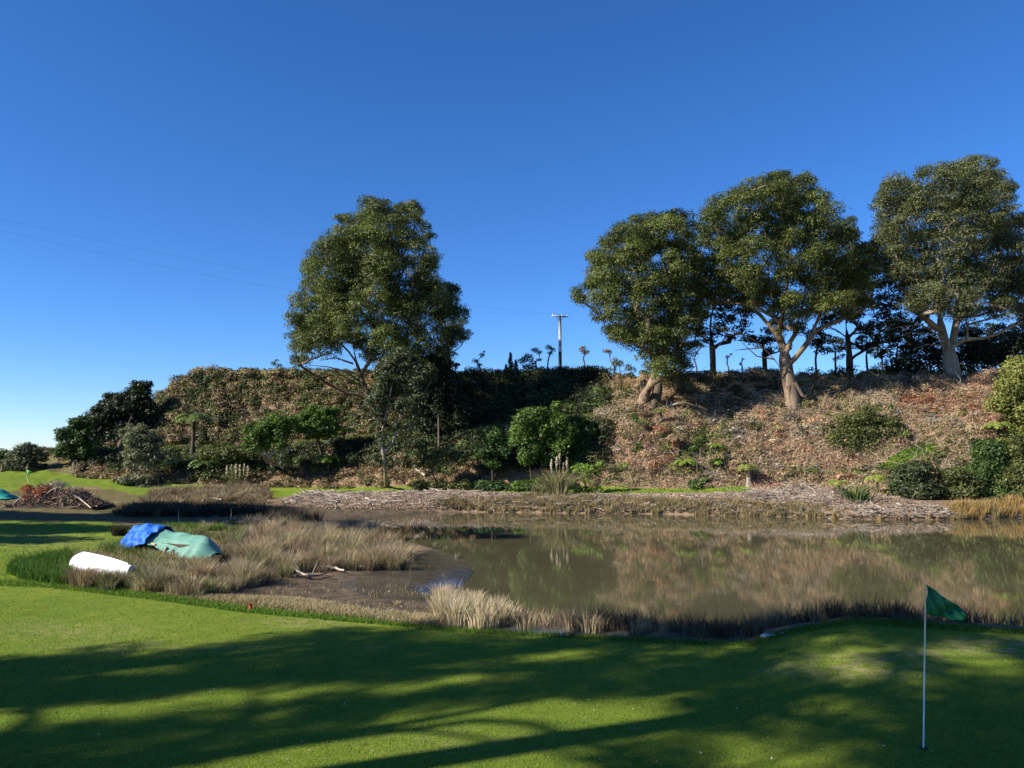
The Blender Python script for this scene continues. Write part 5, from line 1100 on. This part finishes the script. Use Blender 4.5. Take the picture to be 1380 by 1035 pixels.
for s, w0, z0, s2, w1, z1 in ((0.60, 0.75, 0.5, 0.55, 0.95, 0.0), (0.70, 0.8, 0.45, 0.71, 0.85, -0.02)):
    A = Acc(); bar(A, BP(s, w0, z0), BP(s2, w1, z1), 0.045); A.build('timber_prop', WOOD, t, loc=b0)
A = Acc(); bar(A, BP(0.22, 0.72, 0.62), BP(0.45, 0.78, 0.55), 0.04); A.build('timber_rail', WOOD, t, loc=b0)
rid = [(0.2, 1.0), (0.4, 1.02), (0.6, 1.0), (0.8, 0.97), (0.93, 0.94), (1.0, 0.85)]
secs = []; K = 21
for s in np.linspace(0.27, 1.06, 32):
    zr = np.interp(s, [q[0] for q in rid], [q[1] for q in rid])+0.02*math.sin(s*23); endk = sstep(0.93, 1.06, s)
    hem = np.interp(s, [0.2, 0.3, 0.55, 0.72, 0.8, 1.06], [0.66, 0.6, 0.36, 0.1, 0.08, 0.0]); row = []
    for q in np.linspace(-1, 1, K):
        a = abs(q); w = (0.82+0.04*math.sin(s*31+q*3))*(a**0.95)*(1-0.25*endk); z = zr-(zr-(hem if q > 0 else 0.1))*a**1.35+0.025*math.sin(s*40+q*9)*a+(noise(np.array([s*16]), np.array([q*4]), 12)[0]-.5)*.07*a
        z = z*(1-endk*0.55*(1-a*0.2)) if s > 0.93 else z
        fold = 0.05*math.sin(s*70)*a**3; row.append(BP(s, np.sign(q)*(w+fold), max(z, 0.0)))
    secs.append(row)
V, Q = loft(secs); o = mesh_from('green_tarp', V, Q, GREEN, smooth=True, loc=b0); o.location = tuple(b0); solid(o, 0.012, 1); tag(o, 'faded green tarpaulin draped over the long boat', 'tarpaulin')
secs = []
for s in np.linspace(-0.1, 0.36, 22):
    e = math.sin(min(1, (s+0.1)/0.12)*math.pi/2)**0.6; row = []
    for q in np.linspace(-1, 1, 25):
        a = abs(q); zr = 1.12-0.05*abs(s-0.15)/0.2; hem = 0.12+1.1*max(0, s-0.06); z = (hem if q > 0 else 0.15)+(zr-(hem if q > 0 else 0.15))*(1-a**1.7)*(0.55+0.45*e)
        cr = (noise(np.array([s*22]), np.array([q*7]), 3)[0]-0.5)*0.24+(noise(np.array([s*50]), np.array([q*15]), 8)[0]-0.5)*0.12
        row.append(BP(s, np.sign(q)*(0.9+cr)*(a**0.75)*(0.55+0.45*e)+cr*0.3, z+cr*0.7+0.09))
    secs.append(row)
V, Q = loft(secs); o = mesh_from('blue_tarp', V, Q, BLUE, smooth=True, loc=b0); o.location = tuple(b0); solid(o, 0.012, 1); tag(o, 'crumpled bright blue tarpaulin over the left end of the long boat', 'tarpaulin')

# golf pin
fb = hit(1244, 1009, dmin=8); ft = at(1247.5, 788, fb[1]); t = thing('golf_flagstick', 'white golf flagstick with a limp dark green flag standing in its hole', 'golf flag', fb)
A = Acc(); A.tube([fb-np.array([0, 0, .1]), fb*0.5+ft*0.5, ft], [0.0105, 0.0095, 0.0085], 10); A.build('pole', flat_mat('white_pole', (0.72, 0.72, 0.72), 0.35, 0.04, 5), t, True, fb)
D = fb[1]; tl = np.array([ft+np.array([.01, 0, 0]), at(1249, 828, D)]); tr_ = np.array([at(1300, 823, D), at(1299, 838, D)]); rows = []
for i in range(17):
    k = i/16; a = tl[0]*(1-k)+tr_[0]*k; b_ = tl[1]*(1-k)+tr_[1]*k
    a = a+np.array([0, 0, 0.012*math.sin(k*9)]); row = []
    for j in range(9):
        q = j/8; p_ = a*(1-q)+b_*q; p_ = p_+np.array([0, 0.06*math.sin(k*8+q*5)*k**0.5+0.028*math.sin(k*19-q*7), -0.015*math.sin(q*math.pi)*math.sin(k*6)]); row.append(p_)
    rows.append(row)
V, Q = loft(rows); o = mesh_from('flag', V, Q, FLAGM, parent=t, smooth=True, loc=fb); solid(o, 0.0025)
A = Acc(); n = 28; th = np.arange(n)*2*math.pi/n; V = []
for r, z in ((0.056, 0.006), (0.052, 0.008), (0.052, -0.10), (0.001, -0.10)): V += [[fb[0]+r*math.cos(a), fb[1]+r*math.sin(a), fb[2]+z] for a in th]
Q = [[k*n+i, k*n+(i+1) % n, (k+1)*n+(i+1) % n, (k+1)*n+i] for k in range(3) for i in range(n)]
A.add(V, Q); A.build('hole_cup', flat_mat('dark_cup', (0.03, 0.03, 0.03), 0.6, 0.1), t, loc=fb)
A = Acc(); V = [[fb[0]+r*math.cos(a), fb[1]+r*math.sin(a), fb[2]+0.009] for r in (0.0, 0.055) for a in th]; A.add(V, [[i, (i+1) % n, n+(i+1) % n, n+i] for i in range(n)]); A.build('hole_shade_disc', flat_mat('painted_hole_shade', (0.01, 0.01, 0.008), 0.9, 0.1), t, loc=fb)  # flat black disc over the cup paints in the shade inside the hole

# red stake, thin white sticks, green marker flag, stones
w = hit(337.5, 823, dmin=12); A = Acc(); A.tube([w-np.array([0, 0, .1]), w+np.array([0, 0, .08]), w+np.array([0.004, 0, .17])], [0.045, 0.045, 0.042], 10); o = A.build('hazard_stake', RED, None, False, w); o.location = tuple(w); tag(o, 'short red stake at the lawn edge left of the reeds', 'stake')
for lab, a, b_, h in (('thin weathered stake standing in front of the dark rush bed', 240, 705, 0.75), ('thin pale stake in the marsh grass right of the covered boat', 311, 702, 0.8), ('short grey stake at the right edge of the far shore', 1318, 697, 0.7)):
    w = hit(a, b_, dmin=30); A = Acc(); A.tube([w-np.array([0, 0, .1]), w+np.array([.02, 0, h*.5]), w+np.array([0.0, 0, h])], [0.03, 0.028, 0.022], 6); o = A.build('wooden_stake', LOGM, None, False, w); o.location = tuple(w); tag(o, lab, 'stake')
w = hit(38, 651, dmin=50); tp = at(35, 634, w[1]); t = thing('marker_flag', 'small bright green marker flag on a pole behind the brush pile', 'flag', w)
A = Acc(); A.tube([w, (w+tp)/2, tp], 0.03, 6); A.build('pole', flat_mat('pale_green_pole', (0.35, 0.5, 0.3), 0.5, 0.1), t, loc=w)
rows = [[tp+np.array([0.02+k*0.12, 0.03*math.sin(k*2+j), -j*0.13+(0.05 if k > 2 else 0)]) for j in range(4)] for k in range(4)]; V, Q = loft(rows); o = mesh_from('flag', V, Q, flat_mat('lime_flag', (0.10, 0.42, 0.08), 0.6, 0.1), parent=t, smooth=True, loc=w); solid(o, 0.01)
def stone(label, px, py, r, name='stone', m=None):
    w = hit(px, py, dmin=12); n, k = 12, 8; V = []
    for i in range(k+1):
        ph = math.pi*i/k
        for j in range(n):
            a = 2*math.pi*j/n; d = np.array([math.sin(ph)*math.cos(a), math.sin(ph)*math.sin(a), math.cos(ph)]); q = 1+0.35*(noise(np.array([d[0]*1.7+px]), np.array([d[1]*1.7+d[2]*2]), 4)[0]-0.5); V.append(w+d*q*np.array([r*1.3, r, r*0.6])+np.array([0, 0, r*0.25]))
    Q = [[i*n+j, (i+1)*n+j, (i+1)*n+(j+1) % n, i*n+(j+1) % n] for i in range(k) for j in range(n)]
    o = mesh_from(name, V, Q, m or STONE, loc=w); o.location = tuple(w); tag(o, label, 'stone', 'stones at the rim of the lawn')
STONE = simple_mat('pale_stone', (0.40, 0.38, 0.34), (0.68, 0.65, 0.6), 12, 0.85, 0.4, None, 0.2)
stone('largest white stone at the lawn rim in front of the dark rushes', 1032, 861, 0.085); stone('small white stone just right of the largest one', 1041, 858, 0.05); stone('smallest pale stone high on the rim of the lawn mound', 1055, 854, 0.035)
stone('pale rock lying high on the bank between the middle and right gums', 1084, 592, 0.2); stone('pale rock low on the bank right of the two small ferns', 1034, 594, 0.2); stone('pale rock left of the middle rock on the bank', 1010, 592, 0.15)

# utility pole and its line
def pole(label, foot, h, rz):
    t = thing('utility_pole', label, 'utility pole', foot, 'poles carrying the power line'); foot = np.array([0, 0, 0.0])
    def B(A, nm, m_, sm=True): o = A.build(nm, m_, t, sm); return o
    A = Acc(); A.tube([(0, 0, -1), (0, 0, h*0.44), (0, 0, h*0.45)], [0.22, 0.20, 0.20], 12); B(A, 'lower_pole', DKM)  # lower length coloured dark for the shade of the big left gum
    A = Acc(); A.tube([(0, 0, h*0.55), (0, 0, h*0.8), (0, 0, h)], [0.185, 0.17, 0.15], 12); B(A, 'pole', CONC)
    A = Acc(); A.tube([(0, 0, h*0.45), (0, 0, h*0.50), (0, 0, h*0.55)], [0.205, 0.203, 0.2], 12); B(A, 'white_band', WHITE)
    A = Acc(); ca, sa = math.cos(rz), math.sin(rz); box(A, (0, -0.05, h-0.12), (2.1, 0.13, 0.14), (0, 0, rz)); B(A, 'crossarm', CONC, False)
    A = Acc(); A.tube([(ca*0.5, sa*0.5-.05, h-0.2), (0, 0, h-0.75)], 0.03, 5); A.tube([(-ca*0.5, -sa*0.5-.05, h-0.2), (0, 0, h-0.75)], 0.03, 5); B(A, 'brace', CONC)
    for q in (-0.95, 0.25, 0.95):
        A = Acc(); A.tube([(ca*q, sa*q-.05, h-.05), (ca*q, sa*q-.05, h+0.03), (ca*q, sa*q-.05, h+0.16)], [0.03, 0.07, 0.04], 8); B(A, 'insulator', WHITE)
    t.location = tuple(loc_); return t
f_ = drop(at(755, 506, 96)[0], 96); top = at(755, 425, 96); loc_ = f_; h1 = top[2]-f_[2]
pole('tall utility pole with a crossarm on the skyline between the gums', f_, h1, 0.35)
f2 = drop(at(-250, 400, 40)[0], 40); loc_ = f2; h2 = at(-250, 250, 40)[2]-f2[2]
pole('second utility pole outside the left of the picture', f2, h2, 0.35)
for nm_, q, sag in (('upper', 0.95, 1.1), ('lower', -0.95, 1.9)):
    ca, sa = math.cos(.35)*q, math.sin(.35)*q; a = np.array([f2[0]+ca, f2[1]+sa-.05, f2[2]+h2+.16]); b_ = np.array([f_[0]+ca, f_[1]+sa-.05, f_[2]+h1+.16]); s = np.linspace(0, 1, 40)[:, None]
    if nm_ == 'lower': a[2] -= 0.0
    P = a*(1-s)+b_*s-np.array([0, 0, 1])*(sag*4*s*(1-s)); A = Acc(); A.tube(P, 0.0035, 4, cap=False); o = A.build('power_line', DKM, None, True, a); o.location = tuple(a); tag(o, nm_+' power line sagging across the sky to the pole', 'cable', 'power lines')

# small rail fences along the track
for lab, pts in (('low weathered rail beside the track behind the slim tree', [(468, 587), (486, 587)]), ('short pale rail fence on the track right of the slim tree', [(550, 583), (566, 582)])):
    a = hit(*pts[0], dmin=60); b_ = hit(*pts[1], dmin=60); b_[1] = a[1]; b_[2] = gz(b_[:1], b_[1:2])[0]; t = thing('rail_fence', lab, 'fence', a, 'rail fences by the track')
    A = Acc(); A.tube([a+np.array([0, 0, .75]), (a+b_)/2+np.array([0, 0, .72]), b_+np.array([0, 0, .76])], 0.06, 6); A.build('rail', LOGM, t, loc=a)
    for e in (a, b_): A = Acc(); A.tube([e-np.array([0, 0, .2]), e+np.array([0, 0, .4]), e+np.array([0, 0, .85])], 0.06, 6); A.build('post', LOGM, t, loc=a)

# brush pile and turquoise sheet
reseed(52)
w0 = hit(12, 683, dmin=45); w1 = hit(146, 684, dmin=45); c0 = (w0+w1)/2; t = thing('brush_pile', 'heap of cut branches with rusty red leaves on the grass at far left', 'brush pile', c0)
Lx = w1[0]-w0[0]
def hmound(u): return 1.55*np.exp(-((u-0.33)/0.2)**2)+1.25*np.exp(-((u-0.68)/0.16)**2)*1.0+0.25*np.exp(-((u-.9)/.1)**2)
A = Acc(); us = np.linspace(0.0, 1.02, 26); vs = np.linspace(-1, 1, 13); rows = []
for u in us:
    rows.append([[w0[0]+Lx*u, c0[1]+v*1.7, c0[2]-.05+hmound(u)*0.8*(1-v*v)**0.7*(0.8+0.4*noise(np.array([u*14]), np.array([v*3]), 2)[0])] for v in vs])
V, Q = loft(rows); A.add(V, Q, (0.05, 0.036, 0.028))
u = RNG.random(5200)**1.0; v = RNG.uniform(-1, 1, 5200)*0.95; P = np.stack([w0[0]+Lx*u, c0[1]+v*1.7, c0[2]+hmound(u)*(1-v*v)**0.6*RNG.uniform(0.75, 1.05, 5200)], -1)
V, Q, c = flakes(P, 0.30, 0.05, pick([(0.13, .08, .055), (.26, .18, .13), (.36, .28, .21), (.05, .035, .03)], [3, 3, 1.5, 3], len(P)), np.full(len(P), .15), .6); A.add(V, Q, c); A.build('dead_twigs', STICK, t, loc=c0)
A = Acc()
for k in range(330):
    u = RNG.random(); v = RNG.uniform(-1, 0.8); q = np.array([w0[0]+Lx*u, c0[1]+v*1.7, c0[2]+hmound(u)*(1-v*v)**.6*RNG.uniform(.7, 1.08)+.05]); d = unit(RNG.normal(size=3)*np.array([1, .6, .55])); l = RNG.uniform(.4, 1.5); r = RNG.uniform(.012, .035)
    A.tube([q-d*l/2, q+RNG.normal(size=3)*.07*l, q+d*l/2], [r, r*.8, r*.4], 4, pick([(0.3, .22, .16), (.4, .32, .25), (.12, .08, .06)], [2, 1, 2], 1)[0], cap=False)
A.build('branches', STICK, t, loc=c0)
cl = [(w0[0]+Lx*RNG.uniform(.12, .42), c0[1]-RNG.uniform(-.6, 1.4), c0[2]+RNG.uniform(.5, 1.45), .4, .4, .28) for k in range(16)]; V, Q, c = foliage(cl, (.2, .07), .8, ((.16, .04, .02), (.42, .13, .06)), .3); mesh_from('rusty_foliage', V, Q, STRAW, c, t, loc=c0)
cl = [(w0[0]+Lx*RNG.uniform(.30, .52), c0[1]+RNG.uniform(0, 1.2), c0[2]+RNG.uniform(1.2, 1.7), .5, .4, .3) for k in range(8)]; V, Q, c = foliage(cl, (.2, .03), .35, ((.16, .13, .11), (.32, .27, .24)), .0); mesh_from('grey_twigs', V, Q, STICK, c, t, loc=c0)
for a_, b__, r in (((0.70, -1.2, 1.15), (0.99, -1.9, 0.08), 0.055), ((0.22, -1.4, 0.1), (0.38, -1.2, 1.0), 0.05), ((0.44, -1.3, 0.9), (0.56, -1.1, 1.5), 0.05), ((0.12, -1.5, .15), (0.2, -1.3, .8), .05)):
    A = Acc(); q0 = np.array([w0[0]+Lx*a_[0], c0[1]+a_[1], c0[2]+a_[2]]); q1 = np.array([w0[0]+Lx*b__[0], c0[1]+b__[1], c0[2]+b__[2]]); A.tube([q0, (q0+q1)/2+np.array([0, 0, .08]), q1], [r, r*.9, r*.6], 7); A.build('pale_branch', LOGM, t, True, c0)
w = hit(4, 672, dmin=50); rows = []
for i in range(22):
    for_ = i/21; row = []
    for j in range(14):
        q = j/13; xx = -2.6+3.6*for_; yy = 2.0*(q-.5); hh = 0.75*math.sin(math.pi*min(1, max(0, for_*1.05)))**.6*math.sin(math.pi*q)**.7*(0.7+.5*noise(np.array([for_*6.]), np.array([q*4.]), 5)[0]); row.append(w+np.array([xx, yy, hh+.03]))
    rows.append(row)
V, Q = loft(rows); o = mesh_from('turquoise_tarp', V, Q, TURQ, smooth=True, loc=w); o.location = tuple(w); solid(o, .015); tag(o, 'turquoise sheet bunched on the grass left of the brush pile', 'tarpaulin')

# ------------------------------------------------------------------ trees outside the frame whose shade lies on the lawn
def shade_trees(spots, bases, label, leaf=(0.17, 0.08), r=(0.42, 0.70), cov=0.75, hz=1.25, br=0.35, group='tall trees left of the lawn'):
    """spots: crown clump centres; every clump belongs to the nearest trunk"""
    bx = np.array(bases); idx = np.argmin(((spots[:, None, :2]-bx[None])**2).sum(-1), 1)
    for k, b2 in enumerate(bases):
        C = spots[idx == k]
        if len(C) < 3: continue
        R = RNG.uniform(r[0], r[1], len(C)); cl = np.stack([C[:, 0], C[:, 1], C[:, 2], R, R, R*0.8], -1); m2 = np.median(C[:, :2], 0); m2[0] = min(m2[0], -0.72*m2[1]-1.5) if m2[1] > 0 else m2[0]; base = drop(*m2); topz = C[:, 2].max()
        m_ = C.mean(0); limbs = [[base+(m_-base)*f+np.array([0, 0, 0.0]) for f in (0.3, 0.6, 0.9)]]
        tree('shade_tree', label[k], 'tree', base, limbs, cl, BARK, br, leaf, cov, EUC, 0.4, group=group, tip=0.02)
reseed(61)
dark = [[(-60, 894), (0, 889), (120, 876), (300, 868), (470, 850), (560, 846), (700, 857), (830, 862), (880, 846), (960, 834), (1150, 826), (1300, 838), (1460, 840), (1460, 905), (1240, 905), (1000, 915), (800, 905), (560, 912), (400, 922), (200, 938), (0, 962), (-60, 966)],
        [(-60, 1000), (120, 975), (340, 940), (560, 926), (690, 925), (720, 945), (690, 956), (520, 975), (330, 1008), (150, 1032), (0, 1050), (-60, 1055)],
        [(700, 900), (1460, 890), (1460, 1060), (1060, 1060), (600, 1040), (840, 1010), (930, 960), (880, 935), (720, 930)]]
lit = [(640, 1010, 200, 44, .97), (800, 985, 110, 26, .9), (1140, 893, 72, 14, .95), (935, 937, 60, 9, .8), (850, 957, 60, 8, .75), (740, 882, 46, 8, .8), (820, 917, 60, 7, .7), (1080, 940, 80, 7, .75), (1060, 1000, 60, 9, .6), (1290, 887, 50, 8, .8), (1345, 908, 45, 8, .8), (1185, 940, 60, 7, .8), (1230, 912, 60, 7, .55), (1230, 985, 70, 8, .5),
       (930, 875, 55, 6, .8), (560, 858, 70, 5, .7), (660, 870, 50, 5, .55), (300, 878, 130, 3, .6), (140, 905, 90, 5, .6), (600, 893, 90, 5, .6), (250, 952, 200, 6, .85), (480, 932, 90, 6, .8), (60, 950, 80, 6, .6), (340, 965, 60, 8, .6), (1130, 862, 60, 6, .5), (1340, 860, 60, 6, .5), (1150, 1015, 80, 8, .4), (950, 1025, 60, 7, .5)]
xs_, ys_ = np.meshgrid(np.arange(-13, 14, 0.66), np.arange(9.3, 21.5, 0.42)); gx = (xs_+RNG.uniform(-.3, .3, xs_.shape)).ravel(); gy = (ys_+RNG.uniform(-.25, .25, ys_.shape)).ravel(); g_z = gz(gx, gy); ppx, ppy = proj(gx, gy, g_z)
ind = np.zeros(gx.shape, bool)
for d_ in dark: ind |= inpoly(ppx, ppy, d_)
for (a, b_, rx, ry, pr) in lit:
    q = ((ppx-a)/rx)**2+((ppy-b_)/(ry*1.45+2))**2
    ind &= ~((q < 1.1) & (RNG.random(gx.shape) < pr))
ind &= RNG.random(gx.shape) > 0.08
ind &= ~((fbm((gx*.92+gy*.39)*0.30, (gy*.92-gx*.39)*1.0, 123, 3) > 0.68) & (RNG.random(gx.shape) < 0.85))
G = np.stack([gx, gy, g_z], -1)[ind]
hgt = 14.5+4*fbm(G[:, 0]*.12, G[:, 1]*.12, 5, 2)+RNG.uniform(-2.6, 2.6, len(G))+0.16*np.clip(G[:, 0], -5, 20)
C = G+S[None]*(hgt/S[2])[:, None]
def out_of_view(C): return ~((C[:, 1] > 0) & (np.abs(C[:, 0]) < 0.70*C[:, 1]+1.3) & ((C[:, 2]-CZ)/np.maximum(C[:, 1], .1) < 0.68))
while True:
    vis = ~out_of_view(C)
    if not vis.any(): break
    C[vis] += S[None]*1.0/S[2]
    if C[:, 2].max() > 60: break
print('caster clumps', len(C), C.min(0), C.max(0))
shade_trees(C, [(-30, 4), (-22, 2), (-15, 3.0), (-26, 10), (-19, 8.5), (-9, -1), (-34, -3), (-14, -6)], ['tall leafy tree outside the picture, '+q for q in ('farthest left of the near row', 'second from the left of the near row', 'in the middle of the near row', 'nearest the back lawn', 'beside the marsh end of the row', 'closest to the viewer', 'at the far back corner', 'behind the viewer on the left')])
# farther trees at the left: shade over the back lawn, the dark rush bed and the shallow water
dark = [[(-60, 684), (0, 686), (150, 690), (170, 684), (350, 686), (380, 694), (345, 698), (160, 699), (0, 696), (-60, 696)], [(-60, 701), (60, 702), (120, 705), (150, 709), (90, 713), (-60, 714)], [(-60, 718), (30, 717), (100, 719), (40, 724), (-60, 728)], [(440, 700), (560, 703), (690, 708), (682, 720), (560, 721), (440, 714)], [(200, 699), (330, 701), (330, 704), (200, 703)]]
xs_, ys_ = np.meshgrid(np.arange(-52, 4, 1.1), np.arange(36, 66, 0.9)); gx = (xs_+RNG.uniform(-.5, .5, xs_.shape)).ravel(); gy = (ys_+RNG.uniform(-.4, .4, ys_.shape)).ravel(); g_z = np.maximum(gz(gx, gy), 0)+0.2; ppx, ppy = proj(gx, gy, g_z)
ind = np.zeros(gx.shape, bool)
for d_ in dark: ind |= inpoly(ppx, ppy, d_)
ind &= RNG.random(gx.shape) > 0.12
G = np.stack([gx, gy, g_z], -1)[ind]; C = G+S[None]*((10+RNG.uniform(-2, 4, len(G)))/S[2])[:, None]
while True:
    vis = ~out_of_view(C)
    if not vis.any() or C[:, 2].max() > 60: break
    C[vis] += S[None]*1.0/S[2]
print('far casters', len(C), C.min(0), C.max(0))
shade_trees(C, [(-62, 34), (-50, 28), (-72, 44), (-42, 24), (-58, 48), (-36, 16)], ['tall tree beyond the left edge of the picture, '+q for q in ('third from the viewer', 'second from the viewer', 'farthest of the row', 'close to the marsh', 'beside the brush pile lawn', 'nearest the viewer')], r=(0.9, 1.4), leaf=(0.34, 0.15), cov=0.75, br=0.45, group='tall trees beyond the left edge')
